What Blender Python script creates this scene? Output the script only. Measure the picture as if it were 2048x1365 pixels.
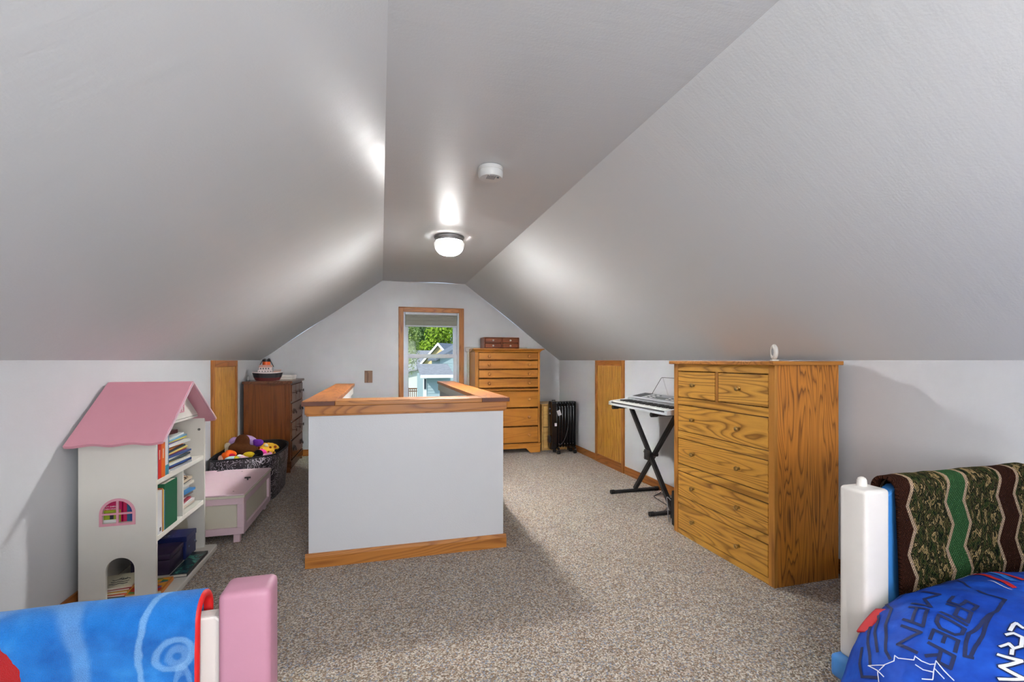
import bpy, bmesh, math, random
from mathutils import Vector, Matrix, noise
random.seed(7)
PI = math.pi
for o in list(bpy.data.objects): bpy.data.objects.remove(o, do_unlink=True)
SC = bpy.context.scene
C = SC.collection

# ------------------------------------------------------------------ camera, world, sun, exposure
cam_d = bpy.data.cameras.new('camera'); cam = bpy.data.objects.new('camera', cam_d); C.objects.link(cam)
cam.location = (0, 0, 1.25); cam.rotation_euler = (PI/2, 0, math.radians(-15.65))
cam_d.sensor_fit = 'HORIZONTAL'; cam_d.sensor_width = 36; cam_d.lens = 935/2048*36
cam_d.shift_y = 38.5/2048; cam_d.clip_start = .02; cam_d.clip_end = 300
SC.camera = cam
LAMP, FILL_LAMP = 1400.0, 600.0
SC.cycles.use_denoising = True; SC.cycles.adaptive_threshold = .02; SC.cycles.max_bounces = 8
SC.view_settings.view_transform = 'Standard'; SC.view_settings.look = 'None'
SC.view_settings.gamma = 1; SC.view_settings.use_curve_mapping = False
SC.view_settings.exposure = 0.14
w = bpy.data.worlds.new('sky'); SC.world = w; w.use_nodes = True
w.node_tree.nodes['Background'].inputs[0].default_value = (.62, .78, 1, 1)
w.node_tree.nodes['Background'].inputs[1].default_value = 1.3
sd = bpy.data.lights.new('sun', 'SUN'); sd.energy = 3.6; sd.angle = .01; sd.color = (1, .95, .85)
ad = bpy.data.lights.new('added_fill_light', 'AREA'); ad.shape = 'RECTANGLE'; ad.size = 1.0; ad.size_y = 1.2; ad.energy = 84; ad.color = (.98, .99, 1)
al = bpy.data.objects.new('added_fill_light', ad); C.objects.link(al); al.location = (.59, -1.84, 1.32); al.rotation_euler = (math.radians(112), 0, 0)   # fill light added in the unseen window behind the camera
sun = bpy.data.objects.new('sun', sd); C.objects.link(sun)
sun.rotation_euler = Vector((.62, .55, -.62)).to_track_quat('-Z', 'Y').to_euler()

# ------------------------------------------------------------------ helpers
def srgb(r, g=None, b=None):
    if g is None: r, g, b = r
    f = lambda c: (c/255/12.92) if c/255 <= .04045 else ((c/255+.055)/1.055)**2.4
    return (f(r), f(g), f(b), 1)

class MB:
    def __init__(s): s.bm = bmesh.new()
    def merge(s, b):
        m = bpy.data.meshes.new('t'); b.to_mesh(m); b.free(); s.bm.from_mesh(m); bpy.data.meshes.remove(m); return s
    def box(s, x0, x1, y0, y1, z0, z1, bev=0, seg=2, rot=None, piv=None):
        b = bmesh.new()
        vs = [b.verts.new((x, y, z)) for x in (x0, x1) for y in (y0, y1) for z in (z0, z1)]
        for f in ((0,1,3,2), (4,6,7,5), (0,4,5,1), (2,3,7,6), (0,2,6,4), (1,5,7,3)): b.faces.new([vs[i] for i in f])
        if bev: bmesh.ops.bevel(b, geom=b.edges[:], offset=bev, segments=seg, affect='EDGES', profile=.5)
        if rot is not None:
            p = Vector(piv) if piv is not None else Vector(((x0+x1)/2, (y0+y1)/2, (z0+z1)/2))
            bmesh.ops.transform(b, matrix=Matrix.Translation(p) @ rot @ Matrix.Translation(-p), verts=b.verts)
        return s.merge(b)
    def cyl(s, p0, p1, r, r2=None, n=16):
        p0, p1 = Vector(p0), Vector(p1); d = p1-p0
        b = bmesh.new()
        bmesh.ops.create_cone(b, cap_ends=True, segments=n, radius1=r, radius2=r if r2 is None else r2, depth=d.length)
        m = Matrix.Translation((p0+p1)/2) @ d.to_track_quat('Z', 'Y').to_matrix().to_4x4()
        bmesh.ops.transform(b, matrix=m, verts=b.verts); return s.merge(b)
    def sph(s, c, r, sub=2, rot=None):
        b = bmesh.new(); bmesh.ops.create_icosphere(b, subdivisions=sub, radius=1)
        r = (r, r, r) if not isinstance(r, tuple) else r
        m = Matrix.Translation(Vector(c)) @ (rot or Matrix()) @ Matrix.Diagonal((*r, 1))
        bmesh.ops.transform(b, matrix=m, verts=b.verts); return s.merge(b)
    def lathe(s, prof, c=(0,0,0), axis=(0,0,1), n=24):
        b = bmesh.new(); rings = []
        for (r, z) in prof:
            if r < 1e-6: rings.append([b.verts.new((0, 0, z))])
            else: rings.append([b.verts.new((r*math.cos(2*PI*i/n), r*math.sin(2*PI*i/n), z)) for i in range(n)])
        for a, d in zip(rings[:-1], rings[1:]):
            for i in range(n):
                j = (i+1) % n
                q = [a[i % len(a)], a[j % len(a)], d[j % len(d)], d[i % len(d)]]
                u = []
                for v in q:
                    if v not in u: u.append(v)
                if len(u) > 2: b.faces.new(u)
        m = Matrix.Translation(Vector(c)) @ Vector(axis).to_track_quat('Z', 'Y').to_matrix().to_4x4()
        bmesh.ops.transform(b, matrix=m, verts=b.verts); return s.merge(b)
    def tube(s, pts, r, n=8):
        pts = [Vector(p) for p in pts]; b = bmesh.new(); rings = []
        for i, p in enumerate(pts):
            d = (pts[min(i+1, len(pts)-1)] - pts[max(i-1, 0)]).normalized()
            u = d.cross(Vector((0, 0, 1)))
            if u.length < 1e-3: u = d.cross(Vector((1, 0, 0)))
            u.normalize(); v = d.cross(u)
            rings.append([b.verts.new(p + r*(math.cos(2*PI*k/n)*u + math.sin(2*PI*k/n)*v)) for k in range(n)])
        for a, d in zip(rings[:-1], rings[1:]):
            for k in range(n): b.faces.new((a[k], a[(k+1) % n], d[(k+1) % n], d[k]))
        b.faces.new(rings[0]); b.faces.new(rings[-1]); return s.merge(b)
    def prism(s, poly, a0, a1, axis='y', bev=0):
        """polygon in the two other axes (xz for y, yz for x, xy for z), extruded from a0 to a1"""
        f = {'y': lambda p, a: (p[0], a, p[1]), 'x': lambda p, a: (a, p[0], p[1]), 'z': lambda p, a: (p[0], p[1], a)}[axis]
        b = bmesh.new()
        A = [b.verts.new(f(p, a0)) for p in poly]; B = [b.verts.new(f(p, a1)) for p in poly]; n = len(poly)
        b.faces.new(A); b.faces.new(B)
        for i in range(n): b.faces.new((A[i], A[(i+1) % n], B[(i+1) % n], B[i]))
        if bev: bmesh.ops.bevel(b, geom=b.edges[:], offset=bev, segments=2, affect='EDGES', profile=.5)
        return s.merge(b)
    def grid(s, P, nu, nv):
        b = s.bm; V = [[b.verts.new(P(i/nu, j/nv)) for j in range(nv+1)] for i in range(nu+1)]
        for i in range(nu):
            for j in range(nv): b.faces.new((V[i][j], V[i+1][j], V[i+1][j+1], V[i][j+1]))
        return s
    def quad(s, *p):
        s.bm.faces.new([s.bm.verts.new(q) for q in p]); return s

ORG = {}
def finish(name, mb, mat, parent=None, smooth=False, ang=35):
    me = bpy.data.meshes.new(name)
    bm = mb.bm
    bmesh.ops.recalc_face_normals(bm, faces=bm.faces)
    o = ORG.get(parent.name, Vector()) if parent else Vector()
    if o.length: bmesh.ops.translate(bm, vec=-o, verts=bm.verts)
    bm.to_mesh(me); bm.free()
    if mat: me.materials.append(mat)
    if smooth:
        for p in me.polygons: p.use_smooth = True
        try: me.set_sharp_from_angle(angle=math.radians(ang))
        except Exception: pass
    ob = bpy.data.objects.new(name, me); C.objects.link(ob)
    if parent:
        ob.parent = parent; ORG[ob.name] = o
    return ob
def tag(o, label, cat, group=None, kind=None):
    o['label'] = label; o['category'] = cat
    if group: o['group'] = group
    if kind: o['kind'] = kind
    return o
def thing(name, label, cat, loc=(0,0,0), rz=0, group=None, local=False):
    o = bpy.data.objects.new(name, None); C.objects.link(o); o.empty_display_size = .1
    o.location = loc; o.rotation_euler = (0, 0, rz)
    ORG[o.name] = Vector() if local else Vector(loc)
    return tag(o, label, cat, group)
def solo(name, mb, mat, label, cat, loc=(0,0,0), smooth=False, group=None, local=False, rz=0, rot=None):
    """a thing that is one mesh, origin at loc"""
    if not local: bmesh.ops.translate(mb.bm, vec=-Vector(loc), verts=mb.bm.verts)
    o = finish(name, mb, mat, None, smooth); o.location = loc
    o.rotation_euler = rot if rot else (0, 0, rz)
    ORG[o.name] = Vector() if local else Vector(loc)
    return tag(o, label, cat, group)
def struct(name, mb, mat, parent=None, smooth=False):
    o = finish(name, mb, mat, parent, smooth)
    if not parent: o['kind'] = 'structure'
    return o
def dup(root, loc, rz=None, label=None):
    r = root.copy(); C.objects.link(r); r.location = loc
    if rz is not None: r.rotation_euler = (0, 0, rz)
    if label: r['label'] = label
    for ch in root.children:
        c = ch.copy(); C.objects.link(c); c.parent = r
        for g in ch.children:
            d = g.copy(); C.objects.link(d); d.parent = c
    return r

# ------------------------------------------------------------------ materials
class NT:
    def __init__(s, name):
        s.m = bpy.data.materials.new(name); s.m.use_nodes = True; s.t = s.m.node_tree; s.n = s.t.nodes
        s.b = s.n['Principled BSDF']; s.out = s.n['Material Output']
    def new(s, t, **k):
        n = s.n.new('ShaderNode'+t)
        for a, v in k.items(): setattr(n, a, v)
        return n
    def link(s, a, b): s.t.links.new(a, b)
    def val(s, x, sock):
        if hasattr(x, 'is_output') or hasattr(x, 'links'): s.link(x, sock)
        else: sock.default_value = x
    def math(s, op, a, b=0.0, c=None):
        n = s.new('Math', operation=op); s.val(a, n.inputs[0]); s.val(b, n.inputs[1])
        if c is not None: s.val(c, n.inputs[2])
        return n.outputs[0]
    def mix(s, f, a, b):
        n = s.new('Mix', data_type='RGBA'); s.val(f, n.inputs[0]); s.val(a, n.inputs[6]); s.val(b, n.inputs[7]); return n.outputs[2]
    def ramp(s, f, stops, interp='LINEAR'):
        n = s.new('ValToRGB'); n.color_ramp.interpolation = interp; e = n.color_ramp.elements
        while len(e) < len(stops): e.new(.5)
        for q, (p, c) in zip(e, stops): q.position = p; q.color = c
        s.val(f, n.inputs[0]); return n.outputs[0]
    def noise(s, vec, scale, detail=2, rough=.5, dist=0):
        n = s.new('TexNoise'); n.inputs['Scale'].default_value = scale; n.inputs['Detail'].default_value = detail
        n.inputs['Roughness'].default_value = rough; n.inputs['Distortion'].default_value = dist
        if vec is not None: s.link(vec, n.inputs['Vector'])
        return n.outputs[0]
    def vor(s, vec, scale, feature='F1', out='Distance'):
        n = s.new('TexVoronoi', feature=feature); n.inputs['Scale'].default_value = scale
        if vec is not None: s.link(vec, n.inputs['Vector'])
        return n.outputs[out]
    def obj(s, scale=(1,1,1), rand=0):
        tc = s.new('TexCoord'); mp = s.new('Mapping'); mp.inputs['Scale'].default_value = scale
        v = tc.outputs['Object']
        if rand:
            oi = s.new('ObjectInfo'); k = s.new('VectorMath', operation='MULTIPLY_ADD')
            cb = s.new('CombineXYZ')
            for i in range(3): s.link(oi.outputs['Random'], cb.inputs[i])
            s.link(cb.outputs[0], k.inputs[0]); k.inputs[1].default_value = (rand*7, rand*13, rand*5); s.link(v, k.inputs[2]); v = k.outputs[0]
        s.link(v, mp.inputs['Vector']); return mp.outputs[0]
    def bump(s, h, strength=.3, dist=.01):
        n = s.new('Bump'); n.inputs['Strength'].default_value = strength; n.inputs['Distance'].default_value = dist
        s.val(h, n.inputs['Height']); s.link(n.outputs[0], s.b.inputs['Normal'])
    def set(s, col=None, rough=None, spec=None, metal=None, sheen=None):
        if col is not None: s.val(col, s.b.inputs['Base Color'])
        if rough is not None: s.val(rough, s.b.inputs['Roughness'])
        if spec is not None: s.val(spec, s.b.inputs['Specular IOR Level'])
        if metal is not None: s.val(metal, s.b.inputs['Metallic'])
        if sheen is not None: s.b.inputs['Sheen Weight'].default_value = sheen
        return s

def plain(name, rgb, rough=.5, spec=.5, metal=0, bump=0, bscale=60, vary=.06, sheen=0):
    t = NT(name); col = srgb(rgb); v = t.obj()
    n = t.noise(v, 9 if vary else 5, 3)
    c2 = tuple(min(1, x*(1-vary*2)) for x in col[:3])+(1,)
    t.set(t.mix(n, col, c2), rough, spec, metal, sheen)
    if bump: t.bump(t.noise(v, bscale, 2), bump, .005)
    return t.m

def oak(name, light, mid, dark, axis='z', scale=1.0, rings=11, rough=.38, pore=.5, spec=.4, line=.55):
    """contour lines of stretched noise read as cathedral grain"""
    t = NT(name); s = {'x': (.10, 1, 1), 'y': (1, .10, 1), 'z': (1, 1, .10)}[axis]
    v = t.obj(s, rand=1.0)
    n = t.noise(v, 5.5*scale, 1.8, .45, .3)
    fr = t.math('FRACT', t.math('MULTIPLY', n, rings*2.0))
    ln = t.ramp(fr, [(0, (1,1,1,1)), (.28, (.25,.25,.25,1)), (.7, (0,0,0,1)), (.9, (.35,.35,.35,1)), (1, (1,1,1,1))])
    s2 = {'x': (.03, 1, 1), 'y': (1, .03, 1), 'z': (1, 1, .03)}[axis]
    p = t.noise(t.obj(s2, rand=1.0), 260, 2, .6)
    big = t.noise(t.obj(s, rand=1.0), 2.2, 2)
    base = t.mix(big, srgb(light), srgb(mid))
    f = t.math('MULTIPLY', ln, t.math('MULTIPLY_ADD', t.noise(v, 9*scale, 2), .9, line-.35))
    f = t.math('ADD', f, t.math('MULTIPLY', t.ramp(p, [(.45, (0,0,0,1)), (.75, (1,1,1,1))]), pore*.4))
    col = t.mix(t.math('MINIMUM', f, 1.0), base, srgb(dark))
    t.set(col, rough, spec); t.bump(f, .12, .002)
    return t.m

def paint(name, rgb, rough, bs=.05, bscale=140, streak=0, spec=.5):
    t = NT(name); v = t.obj(); col = srgb(rgb)
    big = t.noise(v, 1.3, 3); c2 = tuple(x*.965 for x in col[:3])+(1,)
    t.set(t.mix(big, col, c2), rough, spec)
    h = t.noise(v, bscale, 2)
    if streak:
        h = t.math('ADD', h, t.math('MULTIPLY', t.noise(t.obj((1, 9, 1)), 2.2, 3, .6), streak))
        t.set(rough=t.math('MULTIPLY_ADD', t.noise(t.obj((1, 6, 1)), 3, 3), .22, rough-.11))
    t.bump(h, bs, .01)
    return t.m

W = {}
W['wall'] = paint('wall_paint', (206, 208, 211), .42, .06, 120)
W['ceil'] = paint('ceiling_paint', (221, 223, 224), .38, .06, 110, 2.8, .22)
W['white'] = plain('white_paint', (224, 222, 216), .35, vary=.02)
W['vinyl'] = plain('window_vinyl', (205, 212, 220), .35, vary=.02)
W['oak_y'] = oak('oak_front', (218, 164, 74), (200, 142, 54), (116, 72, 24), 'y', 1.15, 9, line=.65)
W['oak_z'] = oak('oak_side', (208, 136, 52), (188, 116, 40), (108, 62, 18), 'z', 1.7, 10, line=.75)
W['oak_top'] = oak('oak_top', (190, 128, 54), (172, 108, 40), (112, 66, 24), 'x', 1.0, 8)
W['oak_stile'] = oak('oak_stile', (192, 134, 58), (176, 116, 46), (120, 74, 28), 'z', 1.0, 5)
W['maple_x'] = oak('amber_maple', (204, 140, 56), (190, 122, 46), (150, 90, 32), 'x', .9, 5, pore=.3, line=.45)
W['maple_z'] = oak('amber_maple_upright', (204, 140, 56), (190, 122, 46), (150, 90, 32), 'z', .9, 5, pore=.3, line=.45)
W['knobwood'] = plain('turned_knob_wood', (214, 146, 70), .35)
W['trim_x'] = oak('oak_trim_x', (190, 128, 60), (178, 112, 48), (126, 72, 28), 'x', 1.1, 10)
W['trim_y'] = oak('oak_trim_y', (176, 112, 52), (160, 94, 40), (116, 62, 26), 'y', 1.1, 8)
W['trim_z'] = oak('oak_trim_z', (184, 122, 58), (168, 104, 46), (122, 70, 30), 'z', 1.1, 8)
W['endgrain'] = plain('end_grain', (106, 56, 34), .5, bump=.2, bscale=300, vary=.2)
W['bead'] = oak('bead_board', (208, 156, 74), (194, 138, 58), (146, 94, 38), 'z', 1.4, 6, rough=.3)
W['walnut_z'] = oak('brown_stained_wood', (120, 68, 26), (104, 54, 18), (72, 36, 10), 'z', 1.1, 6, rough=.33, pore=.35)
W['walnut_y'] = oak('brown_stained_front', (112, 72, 46), (98, 60, 36), (66, 36, 18), 'y', 1.1, 6, rough=.25, pore=.3)
W['cherry'] = oak('red_brown_box', (142, 78, 40), (126, 66, 32), (92, 44, 20), 'x', 1.3, 6, pore=.3)
W['birch'] = oak('pale_birch', (222, 180, 112), (210, 164, 94), (184, 134, 70), 'x', 1.0, 5, pore=.3, line=.4)
W['brass'] = plain('antique_brass', (176, 144, 88), .28, metal=1)
W['iron'] = plain('black_iron', (28, 26, 25), .4, .5)
W['black'] = plain('black_plastic', (20, 20, 22), .35, vary=.1)
W['blackgloss'] = plain('black_enamel', (15, 16, 19), .22, vary=.1)
W['steel'] = plain('powder_black_steel', (26, 26, 28), .45, vary=.1)
W['chrome'] = plain('chrome', (205, 205, 210), .15, metal=1)
W['nickel'] = plain('brushed_nickel', (150, 150, 152), .38, metal=1)
W['rubber'] = plain('black_rubber', (18, 18, 18), .7)
W['silver'] = plain('silver_plastic', (198, 202, 206), .32, vary=.02)
W['grey'] = plain('grey_plastic', (150, 152, 156), .4, vary=.05)
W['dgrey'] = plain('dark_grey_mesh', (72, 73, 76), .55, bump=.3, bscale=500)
W['keywhite'] = plain('white_keys', (236, 236, 232), .25, vary=.01)
W['screen'] = plain('display_panel', (96, 104, 104), .15)
W['pinkroof'] = plain('pink_paint', (222, 156, 170), .35, vary=.03)
W['pinkpale'] = plain('pale_pink_paint', (222, 194, 202), .4, vary=.03, bump=.05)
W['pinkplastic'] = plain('pink_moulded_plastic', (180, 128, 148), .42, vary=.03, bump=.05, bscale=90)
W['cream'] = plain('cream_paint', (212, 206, 188), .45, vary=.04)
W['ivory'] = plain('ivory_plastic', (216, 212, 206), .38, vary=.03)
W['blueplastic'] = plain('blue_moulded_plastic', (62, 132, 204), .38, vary=.04)
W['bookwhite'] = plain('dollhouse_white', (222, 218, 208), .4, vary=.03)
W['paper'] = plain('paper_edges', (222, 216, 200), .8, bump=.3, bscale=400)
W['smoke'] = plain('detector_plastic', (226, 226, 224), .4, vary=.02)
W['mattress'] = plain('mattress_ticking', (220, 222, 226), .8)
W['tagwhite'] = plain('tag_card', (225, 222, 226), .6)
W['shade'] = plain('shade_fabric', (150, 152, 142), .8, bump=.1)
_bc = {}
def bookmat(rgb, rough=.4):
    k = tuple(rgb)
    if k not in _bc: _bc[k] = plain('cover_%d_%d_%d' % k, rgb, rough, vary=.05)
    return _bc[k]

def carpet():
    t = NT('carpet_pile'); v = t.obj()
    cells = t.vor(v, 165, 'F1', 'Color'); sep = t.new('SeparateColor'); t.link(cells, sep.inputs[0])
    n2 = t.noise(v, 70, 3, .7)
    f = t.math('ADD', t.math('MULTIPLY', sep.outputs[0], .75), t.math('MULTIPLY', n2, .35))
    col = t.ramp(f, [(.12, srgb(84, 72, 60)), (.35, srgb(136, 120, 104)), (.55, srgb(168, 153, 136)), (.75, srgb(195, 183, 168)), (1, srgb(218, 214, 204))])
    hue = t.mix(t.math('GREATER_THAN', sep.outputs[1], .86), col, srgb(142, 116, 94))
    hue = t.mix(t.math('LESS_THAN', sep.outputs[2], .1), hue, srgb(132, 138, 150))
    big = t.noise(v, 1.5, 3)
    mul = t.new('Mix', data_type='RGBA', blend_type='MULTIPLY'); mul.inputs[0].default_value = 1
    t.link(hue, mul.inputs[6]); t.link(t.ramp(big, [(.3, (.9, .9, .9, 1)), (.7, (1, 1, 1, 1))]), mul.inputs[7])
    t.set(mul.outputs[2], .95, .1, sheen=.15)
    d = t.vor(v, 165); t.bump(t.math('ADD', t.math('MULTIPLY', d, -1), n2), .8, .006)
    return t.m
W['carpet'] = carpet()

def glassmat(name, tint=(1,1,1,1), gl=.06):
    t = NT(name); t.n.remove(t.b); a = t.new('BsdfTransparent'); a.inputs[0].default_value = tint
    g = t.new('BsdfGlossy'); g.inputs['Roughness'].default_value = .02; m = t.new('MixShader'); m.inputs[0].default_value = gl
    t.link(a.outputs[0], m.inputs[1]); t.link(g.outputs[0], m.inputs[2]); t.link(m.outputs[0], t.out.inputs[0]); return t.m
W['glass'] = glassmat('window_glass', (.97, .98, .98, 1), .004)

# ================================================================== STRUCTURE
XL, XR, YF, YN = -1.48, 2.59, 6.60, -1.9
KZ, CZ, FX0, FX1 = 1.25, 2.335, .02, 1.155
T = .12
# stair opening
SX0, SX1, SY0, SY1 = -.30, .665, 3.16, 5.60
m = MB(); fz = -.22
for (a, b, c, d) in ((XL-T, XR+T, YN-T, SY0), (XL-T, SX0, SY0, SY1), (SX1, XR+T, SY0, SY1), (XL-T, XR+T, SY1, YF+T)):
    m.box(a, b, c, d, fz, 0)
struct('floor', m, W['carpet'])
struct('wall_left', MB().box(XL-T, XL, YN, YF, 0, KZ), W['wall'])
struct('wall_right', MB().box(XR, XR+T, YN, YF, 0, KZ), W['wall'])
# sloped ceilings and flat ceiling as slabs
def slab(p, q, th):   # line p->q in xz, thickened upward
    d = Vector((q[0]-p[0], q[1]-p[1])).normalized(); n = Vector((-d.y, d.x))
    if n.y < 0: n = -n
    return [p, q, (q[0]+n.x*th, q[1]+n.y*th), (p[0]+n.x*th, p[1]+n.y*th)]
def ripple_slab(name, p, q):
    """plastered slope: real surface, gently uneven as hand-finished board is"""
    mb = MB(); d = Vector((q[0]-p[0], 0, q[1]-p[1])); n = Vector((-d.z, 0, d.x)).normalized()
    if n.z < 0: n = -n
    def P(u, v):
        y = YN + (YF-YN)*v
        a = .006*math.sin(PI*u)*0 + noise.noise(Vector((u*2.2, y*.7, q[0])))*.010*min(1, 6*min(u, 1-u))
        e = Vector((p[0], y, p[1])) + d*u + n*a
        return e
    mb.grid(P, 24, 60)
    mb.prism(slab((p[0]+n.x*.02, p[1]+n.z*.02), (q[0]+n.x*.02, q[1]+n.z*.02), T), YN, YF)
    return struct(name, mb, W['ceil'], smooth=True)
ripple_slab('ceiling_left', (XL, KZ), (FX0, CZ))
ripple_slab('ceiling_right', (FX1, CZ), (XR, KZ))
ripple_slab('ceiling', (FX0, CZ), (FX1, CZ))
gable = [(XL, 0), (XR, 0), (XR, KZ), (FX1, CZ), (FX0, CZ), (XL, KZ)]
FWX0, FWX1, FWZ0, FWZ1 = .06, 1.12, .70, 1.94
m = MB()
m.prism([(XL, 0), (FWX0, 0), (FWX0, CZ), (FX0, CZ), (XL, KZ)], YN-T, YN)
m.prism([(FWX1, 0), (XR, 0), (XR, KZ), (FX1, CZ), (FWX1, CZ)], YN-T, YN)
m.box(FWX0, FWX1, YN-T, YN, 0, FWZ0); m.box(FWX0, FWX1, YN-T, YN, FWZ1, CZ)
struct('wall_front', m, W['wall'])
# far gable wall with the window opening, built round the hole
WX0, WX1, WZ0, WZ1 = .298, 1.067, .66, 1.945
m = MB()
sl = (CZ-KZ)/(FX0-XL)
zl = lambda x: min(CZ, KZ+(x-XL)*sl, KZ+(XR-x)*sl*(FX0-XL)/(XR-FX1))
m.prism([(XL, 0), (WX0, 0), (WX0, CZ), (FX0, CZ), (XL, KZ)], YF, YF+.16)
m.prism([(WX1, 0), (XR, 0), (XR, KZ), (FX1, CZ), (WX1, CZ)], YF, YF+.16)
m.box(WX0, WX1, YF, YF+.16, 0, WZ0); m.box(WX0, WX1, YF, YF+.16, WZ1, CZ)
struct('wall_back', m, W['wall'])
# ---- window
win = bpy.data.objects.new('window_1', None); C.objects.link(win); win['kind'] = 'structure'; win.location = (.68, YF, WZ0); ORG['window_1'] = Vector((.68, YF, WZ0))
cw = .067
def casing(x0, x1, z0, z1, mat, nm):
    f = finish(nm, MB().box(x0, x1, YF-.018, YF, z0, z1, .004), mat, win); return f
casing(WX0-cw, WX0, WZ0-.09, WZ1-.028+cw, W['trim_z'], 'side_casing')
casing(WX1, WX1+cw, WZ0-.09, WZ1-.028+cw, W['trim_z'], 'side_casing')
casing(WX0, WX1, WZ1-.028, WZ1-.028+cw, W['trim_x'], 'head_casing')
for a, b in ((WX0-cw, WX0-cw+.014), (WX1+cw-.014, WX1+cw)): finish('casing_bead', MB().box(a, b, YF-.028, YF-.016, WZ0-.09, WZ1+cw-.028, .004), W['trim_z'], win)
finish('casing_bead', MB().box(WX0-cw, WX1+cw, YF-.028, YF-.016, WZ1+cw-.042, WZ1+cw-.028, .004), W['trim_x'], win)
finish('window_stool', MB().box(WX0-cw-.03, WX1+cw+.03, YF-.05, YF, WZ0-.02, WZ0, .005), W['trim_x'], win)
m = MB(); d0, d1 = YF+.0, YF+.15     # jamb liner
m.box(WX0, WX0+.022, d0, d1, WZ0, WZ1); m.box(WX1-.022, WX1, d0, d1, WZ0, WZ1); m.box(WX0, WX1, d0, d1, WZ1-.022, WZ1); m.box(WX0, WX1, d0, d1, WZ0, WZ0+.022)
finish('jamb', m, W['vinyl'], win)
def sash(z0, z1, y, nm):
    s = MB(); a, b = WX0+.022, WX1-.022; sw = .048
    s.box(a, a+sw, y, y+.035, z0, z1, .004); s.box(b-sw, b, y, y+.035, z0, z1, .004)
    s.box(a+sw, b-sw, y, y+.035, z0, z0+.055, .004); s.box(a+sw, b-sw, y, y+.035, z1-.055, z1, .004)
    o = finish(nm, s, W['vinyl'], win)
    finish('pane', MB().box(a+sw, b-sw, y+.015, y+.019, z0+.055, z1-.055), W['glass'], o)
sash(WZ0+.022, 1.335, YF+.06, 'lower_sash'); sash(1.28, WZ1-.022, YF+.10, 'upper_sash')
sh = thing('roller_shade', 'grey-green fabric shade pulled up at the top of the far window', 'shade', (.68, YF+.03, 1.9))
finish('headrail', MB().box(WX0+.024, WX1-.024, YF+.004, YF+.05, 1.885, 1.918, .004), W['vinyl'], sh)
for i, (a, b, dy) in enumerate(((1.85, 1.886, .0), (1.80, 1.852, .006), (1.735, 1.802, .012))):
    finish('fabric_fold', MB().box(WX0+.026, WX1-.026, YF+.014+dy, YF+.030+dy, a, b, .005), W['shade'], sh)
finish('bottom_rail', MB().box(WX0+.026, WX1-.026, YF+.012, YF+.046, 1.716, 1.737, .004), W['vinyl'], sh)
w2 = bpy.data.objects.new('added_fill_window', None); C.objects.link(w2); w2['kind'] = 'structure'; w2.location = (.59, YN, FWZ0); ORG['added_fill_window'] = Vector((.59, YN, FWZ0))  # unseen window, added in the front wall to carry the fill light
for a, b, c, d, mt in ((FWX0-cw, FWX0, FWZ0-.02, FWZ1+cw, 'trim_z'), (FWX1, FWX1+cw, FWZ0-.02, FWZ1+cw, 'trim_z'), (FWX0, FWX1, FWZ1, FWZ1+cw, 'trim_x'), (FWX0-cw, FWX1+cw, FWZ0-.06, FWZ0-.02, 'trim_x')):
    finish('casing', MB().box(a, b, YN, YN+.018, c, d, .004), W[mt], w2)
for z0, z1, y in ((FWZ0, 1.34, YN-.06), (1.30, FWZ1, YN-.10)):
    o = finish('sash', MB().box(FWX0, FWX0+.05, y, y+.035, z0, z1).box(FWX1-.05, FWX1, y, y+.035, z0, z1).box(FWX0+.05, FWX1-.05, y, y+.035, z0, z0+.05).box(FWX0+.05, FWX1-.05, y, y+.035, z1-.05, z1), W['vinyl'], w2)
    finish('pane', MB().box(FWX0+.05, FWX1-.05, y+.015, y+.019, z0+.05, z1-.05), W['glass'], o)
# ---- baseboards
def baseb(name, x0, x1, y0, y1, mat, h=.085): return struct(name, MB().box(x0, x1, y0, y1, 0, h, .004), mat)
baseb('baseboard_right', XR-.014, XR, YN, 4.622, W['trim_y']); baseb('baseboard_right_far', XR-.014, XR, 5.34, YF-.014, W['trim_y'])
baseb('baseboard_left', XL, XL+.014, YN, 4.785, W['trim_y']); baseb('baseboard_left_far', XL, XL+.014, 5.548, YF-.014, W['trim_y'])
baseb('baseboard_back', XL, XR, YF-.014, YF, W['trim_x']); baseb('baseboard_front', XL+.014, XR-.014, YN, YN+.014, W['trim_x'])
# ---- knee wall access doors, beadboard
def access_door(name, side, y0, y1):
    x = XR if side > 0 else XL; s = -side
    d = bpy.data.objects.new(name, None); C.objects.link(d); d['kind'] = 'structure'; d.location = (x, (y0+y1)/2, 0); ORG[name] = Vector(d.location)
    def bx(a, b, c, e, z0, z1, bev=.003): return MB().box(min(x+s*a, x+s*b), max(x+s*a, x+s*b), c, e, z0, z1, bev)
    sw = .05
    finish('stile', bx(0, .022, y0, y0+sw, 0, KZ-.002), W['trim_z'], d); finish('stile', bx(0, .022, y1-sw, y1, 0, KZ-.002), W['trim_z'], d)
    finish('top_rail', bx(0, .022, y0+sw, y1-sw, KZ-.065, KZ-.002), W['trim_y'], d); finish('bottom_rail', bx(0, .022, y0+sw, y1-sw, 0, .10), W['trim_y'], d)
    n = 14; st = (y1-y0-2*sw)/n
    for i in range(n):
        a = y0+sw+i*st
        finish('bead_board', bx(.002, .012, a+.0025, a+st-.0025, .10, KZ-.065, .0025), W['bead'], d)
    finish('backing', bx(.0, .005, y0+sw, y1-sw, .10, KZ-.065, 0), W['trim_z'], d)
    return d
access_door('door_1', 1, 4.627, 5.335); access_door('door_2', -1, 4.79, 5.543)
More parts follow.
